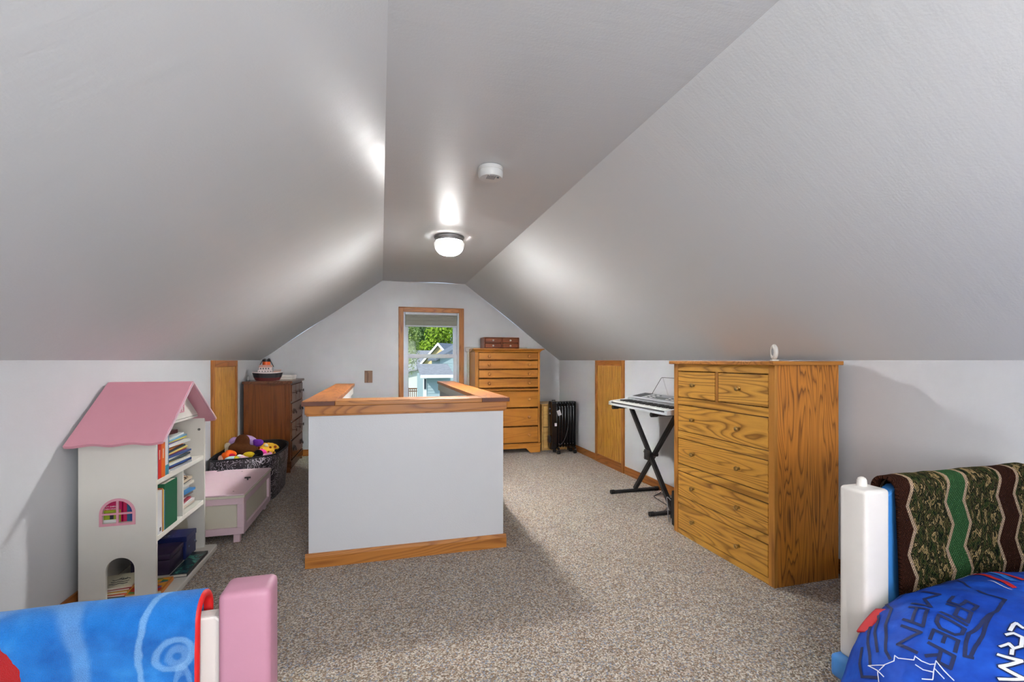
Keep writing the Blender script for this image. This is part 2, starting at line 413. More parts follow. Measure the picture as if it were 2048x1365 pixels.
# ---- stair half walls
HX0, HX1, HY0 = -.42, .79, 3.04
HT = .975
struct('wall_stair_front', MB().box(HX0, HX1, HY0, SY0, fz, HT), W['wall'])
struct('wall_stair_left', MB().box(HX0, SX0, SY0, 5.16, fz, HT), W['wall'])
struct('wall_stair_right', MB().box(SX1, HX1, SY0, 5.52, fz, HT), W['wall'])
cap = bpy.data.objects.new('trim_1', None); C.objects.link(cap); cap['kind'] = 'structure'; cap.location = (.18, 3.1, HT); ORG['trim_1'] = Vector(cap.location)
cl = finish('cap_board', MB().box(-.455, -.268, 3.0, 5.21, HT, 1.004, .003), W['trim_y'], cap)
cr = finish('cap_board', MB().box(.638, .825, 3.0, 5.56, HT, 1.004, .003), W['trim_y'], cap)
finish('cap_board', MB().box(-.267, .637, 3.0, 3.20, HT, 1.004, .003), W['trim_x'], cap)
finish('end_grain', MB().box(-.454, -.269, 2.9985, 3.0, HT+.002, 1.002), W['endgrain'], cl)
finish('end_grain', MB().box(.639, .824, 2.9985, 3.0, HT+.002, 1.002), W['endgrain'], cr)
def apron(x0, x1, y0, y1, mat, z0=.922): finish('apron', MB().box(x0, x1, y0, y1, z0, HT, .003), mat, cap)
apron(-.44, .81, HY0-.02, HY0, W['trim_x']); apron(-.44, HX0, HY0, 5.18, W['trim_y']); apron(HX1, .81, HY0, 5.54, W['trim_y'])
apron(-.432, .802, HY0-.012, HY0, W['trim_x'], .912)
apron(SX0, SX0+.02, SY0, 5.16, W['white'], .90); apron(SX1-.02, SX1, SY0, 5.52, W['white'], .90); apron(SX0+.02, SX1-.02, SY0, SY0+.02, W['white'], .90)
m = MB().prism([(HY0, 0), (HY0-.018, 0), (HY0-.018, .066), (HY0-.006, .085), (HY0, .085)], HX0-.018, HX1+.018, 'x'); struct('baseboard_stair_front', m, W['trim_x'])
m = MB().prism([(HX0, 0), (HX0-.018, 0), (HX0-.018, .066), (HX0-.006, .085), (HX0, .085)], HY0, 5.16, 'y'); struct('baseboard_stair_left', m, W['trim_y'])
m = MB().prism([(HX1, 0), (HX1+.018, 0), (HX1+.018, .066), (HX1+.006, .085), (HX1, .085)], HY0, 5.52, 'y'); struct('baseboard_stair_right', m, W['trim_y'])
# stairs going down inside the opening
m = MB(); m.box(SX0-.1, SX0, SY0, SY1, -2.6, fz); m.box(SX1, SX1+.1, SY0, SY1, -2.6, fz); m.box(SX0-.1, SX1+.1, SY0-.1, SY0, -2.6, fz); m.box(SX0-.1, SX1+.1, SY1, SY1+.1, -2.6, fz)
struct('wall_stairwell', m, W['wall'])
st = bpy.data.objects.new('stairs', None); C.objects.link(st); st['kind'] = 'structure'; st.location = (.18, SY1, -2.4); ORG['stairs'] = Vector(st.location)
for i in range(11):
    y1 = SY1-.005-i*.215; z = -.20*(i+1)
    finish('tread', MB().box(SX0+.003, SX1-.003, y1-.235, y1, z-.03, z, .006), W['carpet'], st)
    finish('riser', MB().box(SX0+.003, SX1-.003, y1-.02, y1, z+.0, z+.17), W['white'], st)

# ================================================================== CEILING FIXTURES
def lampglass(name, power):
    """frosted bowl with a bulb behind it: hottest at the middle, dim at the rim"""
    t = NT(name); tc = t.new('TexCoord'); s = t.new('SeparateXYZ'); t.link(tc.outputs['Object'], s.inputs[0])
    r = t.math('SQRT', t.math('ADD', t.math('POWER', s.outputs[0], 2), t.math('POWER', s.outputs[1], 2)))
    f = t.ramp(t.math('DIVIDE', r, .13), [(0, (1,1,1,1)), (.42, (.8,.8,.8,1)), (.68, (.2,.2,.2,1)), (.82, (.016,.016,.016,1)), (.95, (.0,.0,.0,1))], 'EASE')
    e = t.math('MULTIPLY_ADD', f, power, .62)
    t.set(srgb(225, 226, 215), .3); t.b.inputs['Emission Color'].default_value = (1, .99, .98, 1); t.link(e, t.b.inputs['Emission Strength'])
    return t.m
W['lampglass'] = lampglass('frosted_lamp_glass', LAMP); W['lampglass_fill'] = lampglass('fill_lamp_glass', FILL_LAMP)
def ceiling_lamp(x, y, label, gm='lampglass'):
    l = thing('ceiling_lamp', label, 'lamp', (x, y, CZ), group='flush ceiling lamps', local=True)
    finish('fitter', MB().lathe([(0, 0), (.125, 0), (.131, -.006), (.131, -.016), (.124, -.021), (.124, -.028), (.119, -.033), (.119, -.045), (.10, -.05), (0, -.05)], n=40), W['nickel'], l, True)
    prof = [(.116, -.048)] + [(.131*math.cos(a)**.75 if a < 1.57 else 0, -.062-.105*math.sin(a)) for a in [i*PI/2/12 for i in range(13)]]
    prof[-1] = (0, -.167)
    finish('glass_bowl', MB().lathe(prof, n=40), W[gm], l, True)
    return l
ceiling_lamp(.575, 4.09, 'lit frosted-glass dome lamp with nickel ring beyond the smoke detector')
ceiling_lamp(.575, -.2, 'added unseen fill lamp, frosted-glass dome on the ceiling nearest the beds', 'lampglass_fill')  # lamp added out of view to carry fill light
sd_ = thing('smoke_detector', 'round white smoke detector on the flat ceiling', 'smoke detector', (.595, 2.57, CZ), local=True)
finish('mounting_plate', MB().lathe([(0, 0), (.068, 0), (.07, -.012), (0, -.012)], n=36), W['smoke'], sd_, True)
finish('housing', MB().lathe([(.0, -.012), (.069, -.012), (.07, -.02), (.066, -.022), (.066, -.026), (.07, -.028), (.069, -.05), (.062, -.06), (0, -.062)], n=36), W['smoke'], sd_, True)
for i in range(7):
    a = -.024+i*.007; finish('vent_slot', MB().box(a-.0015, a+.0015, -.045, .005, -.0632, -.061), W['grey'], sd_)
finish('test_button', MB().cyl((.035, -.03, -.06), (.035, -.03, -.065), .006), W['dgrey'], sd_, True)
finish('indicator', MB().cyl((-.02, -.052, -.058), (-.02, -.052, -.064), .003), W['white'], sd_, True)

# ================================================================== OAK CHEST (right)
def knob(p, axis, r, mat, parent, name='knob'):
    return finish(name, MB().lathe([(0, 0), (r*.75, 0), (r*.75, r*.15), (r*.35, r*.3), (r*.35, r*.9), (r*.8, r*1.1), (r, r*1.5), (r*.85, r*1.95), (r*.4, r*2.15), (0, r*2.2)], p, axis, 16), mat, parent, True, 50)
dr = thing('oak_chest_of_drawers', 'large golden oak chest of drawers with brass knobs beside the keyboard', 'dresser', (2.3, 2.53, 0))
X0, X1, Y0, Y1 = 2.075, 2.525, 2.075, 2.985
finish('side_panel', MB().box(X0+.008, X1, Y0, Y0+.018, 0, 1.223, .0015), W['oak_z'], dr); finish('side_panel', MB().box(X0+.008, X1, Y1-.018, Y1, 0, 1.223, .0015), W['oak_z'], dr)
finish('back_panel', MB().box(X1-.012, X1-.004, Y0+.018, Y1-.018, .02, 1.22), W['oak_z'], dr)
finish('top', MB().box(X0-.032, X1+.012, Y0-.022, Y1+.022, 1.222, 1.245, .003), W['oak_top'], dr)
finish('stile', MB().box(X0-.002, X0+.018, Y0-.001, Y0+.042, 0, 1.222, .0015), W['oak_stile'], dr); finish('stile', MB().box(X0-.002, X0+.018, Y1-.042, Y1+.001, 0, 1.222, .0015), W['oak_stile'], dr)
rows = [(.982, 1.174), (.741, .933), (.503, .692), (.272, .454), (.036, .224)]
ed = [1.222]+[v for a, b in rows for v in (b, a)]+[.0]
for i in range(0, 12, 2):
    finish('rail', MB().box(X0, X0+.018, Y0+.042, Y1-.042, ed[i+1], ed[i], .0012), W['oak_y'], dr)
finish('centre_stile', MB().box(X0, X0+.018, 2.525, 2.548, .982, 1.174, .001), W['oak_stile'], dr)
g = .006
def drawer(y0, y1, z0, z1, kn):
    d = finish('drawer', MB().box(X0-.001, X0+.018, y0+g, y1-g, z0+g, z1-g, .0015), W['oak_y'], dr)
    finish('drawer_box', MB().box(X0+.019, X1-.03, y0+.012, y1-.012, z0+.012, z1-.02), W['birch'], d)
    for y in kn: knob((X0, y, (z0+z1)/2), (-1, 0, 0), .0145, W['brass'], d)
drawer(Y0+.042, 2.525, .982, 1.174, (2.338,)); drawer(2.548, Y1-.042, .982, 1.174, (2.76,))
for a, b in rows[1:]: drawer(Y0+.042, Y1-.042, a, b, (2.342, 2.765))
# round white ring gadget on top
rg = thing('bedside_clock', 'small white ring-shaped clock with silver centre on the oak chest', 'clock', (2.20, 2.205, 1.245), math.radians(62), local=True)
finish('foot', MB().box(-.018, .018, -.02, .018, 0, .008, .003), W['white'], rg, True)
def torus(c, R, r, n=36, k=12, ty=.8):
    mb = MB(); V = []
    for i in range(n):
        a = 2*PI*i/n
        V.append([mb.bm.verts.new((c[0]+(R+r*math.cos(2*PI*j/k))*math.cos(a), c[1]+r*ty*math.sin(2*PI*j/k), c[2]+(R+r*math.cos(2*PI*j/k))*math.sin(a))) for j in range(k)])
    for i in range(n):
        for j in range(k): mb.bm.faces.new((V[i][j], V[(i+1) % n][j], V[(i+1) % n][(j+1) % k], V[i][(j+1) % k]))
    return mb
finish('ring', torus((0, 0, .052), .032, .0145), W['white'], rg, True, 180)
finish('bezel', torus((0, -.006, .052), .0205, .003), W['chrome'], rg, True, 180)
finish('face', MB().cyl((0, -.004, .052), (0, .008, .052), .021, n=28), W['grey'], rg)
finish('centre_hub', MB().cyl((0, -.010, .052), (0, -.004, .052), .012, n=20), W['chrome'], rg)

# ================================================================== KEYBOARD AND STAND
ks = thing('keyboard_stand', 'black folding X-shaped stand under the electronic keyboard', 'stand', (2.32, 3.64, 0))
XS = 2.30
def bar(p, q, w_, d_): 
    p, q = Vector(p), Vector(q); L = (q-p).length; mb = MB()
    mt = Matrix.Translation((p+q)/2) @ (q-p).to_track_quat('Z', 'X').to_matrix().to_4x4()
    mb.box(-w_/2, w_/2, -d_/2, d_/2, -L/2, L/2, .004); bmesh.ops.transform(mb.bm, matrix=mt, verts=mb.bm.verts); return mb
finish('leg', bar((XS-.02, 3.955, .80), (XS-.02, 3.31, .035), .034, .034), W['steel'], ks)
finish('leg', bar((XS+.02, 3.31, .80), (XS+.02, 3.955, .035), .034, .034), W['steel'], ks)
for y, x1 in ((3.955, 2.565), (3.30, 2.54)):
    f = finish('foot_bar', MB().cyl((2.085, y, .018), (x1-.02, y, .018), .0165), W['steel'], ks, True)
    finish('end_cap', MB().cyl((2.065, y, .0195), (2.10, y, .0195), .0195), W['rubber'], f, True); finish('end_cap', MB().cyl((x1-.035, y, .0195), (x1, y, .0195), .0195), W['rubber'], f, True)
for y in (3.955, 3.31):
    f = finish('arm_bar', MB().cyl((2.11, y, .812), (2.50, y, .812), .0155), W['steel'], ks, True)
    finish('end_cap', MB().cyl((2.085, y, .812), (2.14, y, .812), .0195), W['rubber'], f, True); finish('end_cap', MB().cyl((2.46, y, .812), (2.515, y, .812), .0195), W['rubber'], f, True)
pv = finish('pivot', MB().cyl((XS-.05, 3.632, .418), (XS+.05, 3.632, .418), .02), W['steel'], ks, True)
finish('lock_plate', MB().box(XS-.048, XS-.040, 3.60, 3.69, .37, .46, .004), W['iron'], pv)
for y, z in ((3.675, .44), (3.668, .39)): finish('bolt', MB().cyl((XS-.057, y, z), (XS-.047, y, z), .008), W['chrome'], pv, True)
kb = thing('electronic_keyboard', 'silver and grey electronic keyboard on the black X stand', 'keyboard', (2.24, 3.53, .832))
KY0, KY1 = 3.06, 3.99
# side profile (x, z): low front lip, key bed, raised panel
body = [(2.06, .834), (2.43, .834), (2.435, .925), (2.425, .938), (2.245, .905), (2.235, .885), (2.085, .872), (2.062, .866)]
finish('chassis', MB().prism([(2.075, .834), (2.42, .834), (2.42, .93), (2.25, .898), (2.24, .866), (2.08, .858)], KY0+.02, KY1-.02), W['grey'], kb)
for a, b in ((KY0, KY0+.035), (KY1-.035, KY1)): finish('end_cheek', MB().prism(body, a, b, 'y', .003), W['silver'], kb)
finish('front_lip', MB().prism([(2.060, .834), (2.078, .834), (2.078, .851), (2.062, .849)], KY0+.035, KY1-.035, 'y'), W['silver'], kb)
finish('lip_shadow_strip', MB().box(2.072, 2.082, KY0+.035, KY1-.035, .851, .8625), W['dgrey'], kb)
NK = 36; kw = (KY1-KY0-.075)/NK
for i in range(NK):
    a = KY0+.0375+i*kw
    finish('white_key', MB().box(2.087, 2.236, a+.0008, a+kw-.0008, .860, .8745, .0012, 1), W['keywhite'], kb)
pat = [1, 1, 0, 1, 1, 1, 0]
for i in range(NK-1):
    if pat[(i+0) % 7]:
        a = KY0+.0375+(i+1)*kw; finish('black_key', MB().box(2.138, 2.236, a-.0065, a+.0065, .872, .8855, .0015, 1), W['black'], kb)
def top_panel(y0, y1, x0, x1, mat, nm, up=.0015, th=.002):
    zz = lambda x: .905+(x-2.245)*(.033/.18)
    return finish(nm, MB().prism([(x0, zz(x0)+up-th), (x1, zz(x1)+up-th), (x1, zz(x1)+up), (x0, zz(x0)+up)], y0, y1), mat, kb)
top_panel(KY0+.033, KY1-.033, 2.243, 2.428, W['silver'], 'top_panel')
top_panel(3.80, KY1-.05, 2.285, 2.42, W['dgrey'], 'speaker_grille', .004); top_panel(KY0+.05, 3.25, 2.285, 2.42, W['dgrey'], 'speaker_grille', .004)
cp = top_panel(3.27, 3.78, 2.28, 2.422, W['grey'], 'control_panel', .003)
q = top_panel(3.45, 3.60, 2.30, 2.345, W['screen'], 'display', .0045)
for i in range(12):
    y = 3.30+i*.04
    if 3.43 < y < 3.61: continue
    for x in (2.305, 2.335, 2.38): top_panel(y, y+.018, x, x+.009, W['white'] if i % 2 else W['dgrey'], 'button', .006, .004)
mr = thing('music_rest', 'thin black wire music rest on the back of the keyboard', 'music stand', (2.425, 3.53, .935))
finish('wire_frame', MB().tube([(2.415, 3.82, .936), (2.45, 3.725, 1.085), (2.452, 3.715, 1.092), (2.452, 3.70, 1.094), (2.452, 3.36, 1.094), (2.452, 3.345, 1.092), (2.45, 3.335, 1.085), (2.415, 3.24, .936)], .0022), W['iron'], mr, True)
finish('strut', MB().tube([(2.452, 3.70, 1.092), (2.452, 3.62, .939)], .0012), W['chrome'], mr, True)
finish('strut', MB().tube([(2.452, 3.36, 1.092), (2.452, 3.44, .939)], .0012), W['chrome'], mr, True)
cpts = [(2.56, 3.86, .09), (2.53, 3.84, .02), (2.45, 3.80, .006), (2.40, 3.76, .006), (2.38, 3.66, .006), (2.36, 3.5, .006), (2.30, 3.42, .006), (2.24, 3.37, .006)]
def smooth_pts(p, k=4):
    p = [Vector(q) for q in p]; out = []
    for i in range(len(p)-1):
        a, b, c, d = p[max(i-1, 0)], p[i], p[i+1], p[min(i+2, len(p)-1)]
        for j in range(k):
            t = j/k; out.append(.5*((2*b)+(c-a)*t+(2*a-5*b+4*c-d)*t*t+(3*b-a-3*c+d)*t**3))
    return out+[p[-1]]
solo('loose_cord', MB().tube(smooth_pts(cpts), .0035), W['black'], 'thin dark cord lying on the carpet below the keyboard', 'cord', (2.36, 3.6, 0), True)
pw = thing('power_strip', 'black power strip with plugs leaning on the oak chest beside the stand foot', 'power strip', (2.15, 3.09, 0))
finish('body', MB().box(2.125, 2.175, 3.055, 3.095, 0, .26, .006), W['black'], pw)
for z in (.06, .12, .18): finish('plug', MB().box(2.132, 2.168, 3.095, 3.12, z-.018, z+.018, .004), W['rubber'], pw)
finish('wire', MB().tube(smooth_pts([(2.13, 3.11, .18), (2.11, 3.13, .2), (2.11, 3.12, .12), (2.12, 3.13, .04), (2.14, 3.15, .01)]), .003), W['grey'], pw, True)

# ================================================================== TALL AMBER CHEST (far right)
tc_ = thing('tall_chest_of_drawers', 'tall amber wood chest with wooden knobs right of the window', 'dresser', (1.63, 6.24, 0))
a0, a1, yb0, yb1 = 1.186, 2.085, 6.03, 6.44
finish('carcass', MB().box(a0, a0+.02, yb0+.01, yb1, .0, 1.355, .002).box(a1-.02, a1, yb0+.01, yb1, 0, 1.355, .002).box(a0+.02, a1-.02, yb1-.012, yb1, .09, 1.355).box(a0+.02, a1-.02, yb0+.03, yb1-.012, .10, .115), W['maple_z'], tc_)
finish('stile', MB().box(a0, a0+.046, yb0, yb0+.02, 0, 1.355, .002), W['maple_z'], tc_); finish('stile', MB().box(a1-.028, a1, yb0, yb0+.02, 0, 1.355, .002), W['maple_z'], tc_)
pr = [(yb0, 1.355), (yb0-.006, 1.362), (yb0-.010, 1.372), (yb0-.030, 1.388), (yb0-.045, 1.392), (yb0-.045, 1.405), (yb1, 1.405), (yb1, 1.355)]
def crown(): 
    mb = MB(); V = []
    for (y, z) in pr:
        e = max(0, yb0-y)
        V.append((mb.bm.verts.new((a0-e*.75, y, z)), mb.bm.verts.new((a1+e*1.1, y, z))))
    n = len(V); mb.bm.faces.new([v[0] for v in V]); mb.bm.faces.new([v[1] for v in V])
    for i in range(n): mb.bm.faces.new((V[i][0], V[(i+1) % n][0], V[(i+1) % n][1], V[i][1]))
    return mb
finish('crown_top', crown(), W['maple_x'], tc_)
finish('waist_moulding', MB().box(a0+.046, a1-.02, yb0-.018, yb0+.01, .842, .868, .006), W['maple_x'], tc_)
zr = [(1.252, 1.353), (1.132, 1.248), (1.012, 1.126), (.882, 1.006), (.612, .838), (.362, .604), (.134, .354)]
for (z0, z1) in zr:
    d = finish('drawer', MB().box(a0+.05, a1-.032, yb0-.006, yb0+.016, z0+.005, z1-.005, .004), W['maple_x'], tc_)
    for x in (1.372, 1.922): knob((x, yb0-.006, (z0+z1)/2), (0, -1, 0), .021, W['knobwood'], d)
pb = [(a0, 0), (a0+.14, 0), (a0+.16, .02), (a0+.20, .062), (a1-.20, .062), (a1-.16, .02), (a1-.14, 0), (a1, 0), (a1, .13), (a0, .13)]
finish('bracket_base', MB().prism(pb, yb0-.012, yb0+.012), W['maple_x'], tc_)
finish('base_moulding', MB().box(a0-.01, a1+.01, yb0-.016, yb0+.01, .108, .13, .004), W['maple_x'], tc_)
jb = thing('jewelry_chest', 'small reddish wooden box with four drawers on the tall chest', 'box', (1.58, 6.2, 1.405))
j0, j1, jy0, jy1 = 1.325, 1.815, 6.11, 6.36
finish('case', MB().box(j0, j1, jy0+.004, jy1, 1.405, 1.414).box(j0, j1, jy0+.004, jy1, 1.549, 1.56, .003).box(j0, j0+.012, jy0, jy1, 1.414, 1.549).box(j1-.012, j1, jy0, jy1, 1.414, 1.549).box((j0+j1)/2-.007, (j0+j1)/2+.007, jy0, jy1, 1.414, 1.549).box(j0+.012, j1-.012, jy0, jy1, 1.477, 1.486).box(j0+.012, j1-.012, jy1-.006, jy1, 1.414, 1.549), W['cherry'], jb)
for x0, x1 in ((j0+.012, (j0+j1)/2-.007), ((j0+j1)/2+.007, j1-.012)):
    for z0, z1 in ((1.414, 1.477), (1.486, 1.549)):
        d = finish('drawer', MB().box(x0+.004, x1-.004, jy0-.002, jy1-.02, z0+.004, z1-.004, .002), W['cherry'], jb)
        finish('knob', MB().lathe([(0, 0), (.013, 0), (.013, .004), (.006, .007), (.009, .013), (.006, .017), (0, .018)], ((x0+x1)/2, jy0-.002, (z0+z1)/2), (0, -1, 0)), W['ivory'], d, True)
hb = thing('cream_headboard', 'cream painted panel with rolled top standing behind the tall chest', 'headboard', (1.6, 6.52, 0))
finish('panel', MB().box(1.17, 2.02, 6.478, 6.535, 0, 1.38, .006), W['cream'], hb)
finish('rolled_cap', MB().cyl((1.145, 6.505, 1.40), (2.045, 6.505, 1.40), .036, n=24), W['white'], hb, True)
# ---- file cabinet
fc = thing('file_cabinet', 'pale birch two-drawer file cabinet behind the black heater', 'cabinet', (2.3, 6.3, 0))
finish('case', MB().box(2.135, 2.153, 6.10, 6.52, 0, .62).box(2.487, 2.505, 6.10, 6.52, 0, .62).box(2.153, 2.487, 6.51, 6.52, 0, .62).box(2.153, 2.487, 6.12, 6.51, .0, .03), W['birch'], fc)
finish('top', MB().box(2.125, 2.515, 6.085, 6.53, .62, .642, .003), W['birch'], fc)
for z0, z1 in ((.035, .322), (.33, .615)):
    d = finish('drawer', MB().box(2.156, 2.484, 6.096, 6.50, z0, z1, .003), W['birch'], fc)
    finish('handle', MB().tube([(2.27, 6.096, z1-.07), (2.27, 6.075, z1-.07), (2.37, 6.075, z1-.07), (2.37, 6.096, z1-.07)], .004), W['nickel'], d, True)
# ---- oil radiator
rd = thing('oil_radiator', 'black oil-filled radiator heater on castors by the right wall corner', 'heater', (2.36, 5.88, 0))
def fin_profile(y0, y1, z0, z1, r=.03, n=5):
    p = []
    for cx, cz, a in ((y1-r, z1-r, 0), (y0+r, z1-r, 90), (y0+r, z0+r, 180), (y1-r, z0+r, 270)):
        for i in range(n+1): t = math.radians(a+90*i/n); p.append((cx+r*math.cos(t), cz+r*math.sin(t)))
    return p
NF = 7
for i in range(NF):
    x = 2.272+i*.0405
    f = finish('fin', MB().prism(fin_profile(5.82, 5.955, .085, .69), x-.006, x+.006, 'x', .002).prism(fin_profile(5.825, 5.95, .10, .675), x-.0025, x+.0025, 'x'), W['blackgloss'], rd)
    finish('fin_lobe', MB().box(x-.018, x+.018, 5.84, 5.935, .655, .695, .009).box(x-.017, x+.017, 5.85, 5.925, .12, .64, .012), W['blackgloss'], f, True)
    for z in (.63, .135): finish('rivet', MB().cyl((x+.012, 5.837, z), (x+.012, 5.83, z), .006, n=10), W['nickel'], f, True)
cb = finish('control_housing', MB().prism(fin_profile(5.812, 5.962, .06, .70, .04), 2.178, 2.246, 'x', .008), W['blackgloss'], rd, True)
for z, r in ((.60, .016), (.535, .019)): finish('dial', MB().lathe([(0, 0), (r, 0), (r*.9, .014), (0, .016)], (2.178, 5.885, z), (-1, 0, 0)), W['chrome'], cb, True)
finish('cord_hook', MB().box(2.155, 2.18, 5.85, 5.92, .15, .24, .006), W['black'], cb)
finish('handle', MB().tube([(2.19, 5.85, .69), (2.19, 5.85, .715), (2.235, 5.85, .715), (2.235, 5.85, .69)], .006), W['blackgloss'], cb, True)
finish('warning_tag', MB().box(2.252, 2.302, 5.806, 5.809, .515, .585, rot=Matrix.Rotation(-.35, 4, 'Y')), W['tagwhite'], rd)
finish('rating_label', MB().box(2.215, 2.245, 5.8085, 5.811, .375, .415), W['tagwhite'], rd)
finish('power_cord', MB().tube(smooth_pts([(2.40, 5.812, .66), (2.415, 5.808, .55), (2.41, 5.807, .42), (2.385, 5.807, .28), (2.34, 5.807, .17), (2.28, 5.808, .12)]), .0035), W['dgrey'], rd, True)
for x in (2.272, 2.505):
    ax = finish('axle', MB().box(x-.012, x+.012, 5.80, 5.975, .062, .088, .003), W['black'], rd)
    for y in (5.812, 5.963):
        finish('castor', MB().cyl((x-.018, y, .024), (x+.018, y, .024), .024, n=20).cyl((x, y, .024), (x, y, .07), .007), W['rubber'], ax, True)
        finish('castor_cap', MB().cyl((x-.012, y-.022, .058), (x+.012, y-.022, .058), .006, n=10), W['chrome'], ax, True)
# ---- blank plate on far wall
sp = thing('switch_plate', 'brown wooden blank plate on the far wall left of the window', 'switch plate', (-.162, YF, 1.03))
finish('plate', MB().box(-.214, -.111, YF-.012, YF, .946, 1.109, .003), oak('plate_wood', (150, 116, 90), (134, 100, 76), (100, 70, 50), 'z', 1.4, 6), sp)
for z in (.965, 1.09): finish('screw', MB().cyl((-.162, YF-.014, z), (-.162, YF-.011, z), .004), W['brass'], sp)

# ================================================================== BROWN DRESSER (far left)
bd = thing('brown_dresser', 'dark brown stained dresser against the far left corner behind the toy bin', 'dresser', (-1.2, 6.06, 0))
bx0, bx1, by0, by1 = -1.435, -.968, 5.66, 6.47
finish('side_panel', MB().box(bx0+.045, bx1-.05, by0+.006, by0+.02, .06, .99), W['walnut_z'], bd); finish('side_panel', MB().box(bx0+.045, bx1-.05, by1-.02, by1-.006, .06, .99), W['walnut_z'], bd)
for x0, x1 in ((bx0, bx0+.048), (bx1-.055, bx1)):
    for y0, y1 in ((by0, by0+.03), (by1-.03, by1)): finish('corner_post', MB().box(x0, x1, y0, y1, 0, .99, .003), W['walnut_z'], bd)
finish('back_panel', MB().box(bx0, bx0+.01, by0+.03, by1-.03, .06, .99), W['walnut_z'], bd)
finish('top', MB().prism([(bx0-.008, .99), (bx1+.012, .99), (bx1+.022, .998), (bx1+.022, 1.012), (bx1+.016, 1.02), (bx0-.008, 1.02)], by0-.018, by1+.018), W['walnut_y'], bd)
finish('base_skirt', MB().box(bx1-.045, bx1+.008, by0-.003, by1+.003, .04, .125, .004), W['walnut_y'], bd)
finish('base_rail', MB().box(bx0, bx1, by0-.004, by0+.01, 0, .06, .003), W['walnut_z'], bd)
zr = [(.785, .975), (.57, .765), (.362, .55), (.142, .345)]
for k, (z0, z1) in enumerate(zr):
    finish('divider_rail', MB().box(bx1-.05, bx1-.004, by0+.03, by1-.03, z1, z1+.02), W['walnut_y'], bd)
    ys = [by0+.035, by0+.285, by0+.53, by1-.035] if k % 2 == 0 else [by0+.035, by1-.035]
    for a, b in zip(ys[:-1], ys[1:]):
        d = finish('drawer', MB().box(bx1-.05, bx1+.010, a+.004, b-.004, z0+.003, z1-.003, .005), W['walnut_y'], bd)
        if k % 2 == 0:
            yc, zc = (a+b)/2, (z0+z1)/2
            finish('pull_knob', MB().cyl((bx1+.01, yc, zc), (bx1+.04, yc, zc), .004, n=10).cyl((bx1+.038, yc, zc-.016), (bx1+.038, yc, zc+.016), .0055, n=10), W['iron'], d, True)
        else:
            for yc in (a+.14, b-.14):
                zc = (z0+z1)/2
                p = finish('bail_pull', MB().box(bx1+.01, bx1+.014, yc-.035, yc+.035, zc-.026, zc+.03, .006).tube(smooth_pts([(bx1+.014, yc-.024, zc+.01), (bx1+.03, yc-.026, zc-.006), (bx1+.034, yc, zc-.026), (bx1+.03, yc+.026, zc-.006), (bx1+.014, yc+.024, zc+.01)]), .0045), W['iron'], d, True)
                finish('rosette', MB().sph((bx1+.016, yc-.024, zc+.012), .010, 2).sph((bx1+.016, yc+.024, zc+.012), .010, 2), W['iron'], p, True)
# ---- toy steamship on top
W['hullblack'] = plain('ship_hull', (24, 27, 32), .3); W['hullred'] = plain('ship_red', (96, 36, 36), .35); W['deck'] = plain('ship_white', (226, 214, 212), .4)
W['deckpink'] = plain('ship_tan_deck', (206, 160, 146), .45); W['funnel'] = plain('funnel_orange', (226, 92, 24), .35)
ship = thing('toy_steamship', 'toy steamship with black hull and orange funnel on the brown dresser', 'toy ship', (-1.225, 5.79, 1.02), math.radians(6), local=True)
def hull(z0, z1, s0, s1, L=.155, Wd=.052):
    mb = MB(); rings = []
    for z, s in ((z0, s0), (z1, s1)):
        r = []
        for i in range(28):
            a = 2*PI*i/28; cx, sy = math.cos(a), math.sin(a)
            x = L*s*(abs(cx)**.75)*(1 if cx > 0 else -1)*(1.0 if cx < 0 else 1.0)
            y = Wd*s*(abs(sy)**(.75))*(1 if sy > 0 else -1)*(1-.35*max(0, abs(x)/L-.55))
            sheer = .010*(x/L)**2
            r.append(mb.bm.verts.new((x, y, z+sheer)))
        rings.append(r)
    mb.bm.faces.new(rings[0]); mb.bm.faces.new(rings[1])
    for i in range(28): mb.bm.faces.new((rings[0][i], rings[0][(i+1) % 28], rings[1][(i+1) % 28], rings[1][i]))
    return mb
finish('keel', hull(.0, .032, .78, .9), W['hullred'], ship); finish('hull', hull(.032, .082, .9, 1.0), W['hullblack'], ship)
finish('deck_rail', hull(.0822, .092, 1.0, 1.0), W['deck'], ship)
dk = finish('deckhouse_lower', MB().box(-.095, .05, -.034, .034, .09, .122, .003), W['deck'], ship)
du = finish('deckhouse_upper', MB().box(-.082, .04, -.030, .030, .122, .150, .003), W['deck'], ship)
finish('bridge', MB().box(-.09, .045, -.035, .035, .150, .156).box(-.082, .05, -.026, .026, .156, .178, .003), W['deckpink'], ship)
for i in range(5): finish('porthole', MB().cyl((-.078+i*.028, -.0355, .106), (-.078+i*.028, -.033, .106), .0055, n=10), W['hullblack'], dk)
for i in range(4): finish('porthole', MB().box(-.066+i*.026-.006, -.066+i*.026+.006, -.0315, -.029, .130, .144), W['hullblack'], du)
finish('stern_house', MB().box(.06, .13, -.03, .03, .09, .112, .003).box(.07, .14, -.028, .028, .118, .124).box(.125, .131, -.02, .02, .10, .12), W['deckpink'], ship)
fu = finish('funnel', MB().lathe([(0, 0), (.040, 0), (.040, .038), (0, .038)], (-.012, 0, .178), (0, 0, 1), 24), W['funnel'], ship, True)
finish('funnel_cap', MB().lathe([(.041, .036), (.042, .060), (.036, .062), (.036, .05), (0, .05)], (-.012, 0, .178), (0, 0, 1), 24).sph((-.03, 0, .24), (.015, .014, .01)).sph((.012, 0, .24), (.015, .014, .012)), W['hullblack'], fu, True)
for s in (-1, 1):
    for y in (-.024, .024): finish('stay', MB().tube([(-.012+s*.036, y*.5, .235), (-.012+s*.072, y, .156)], .002), W['hullblack'], ship)
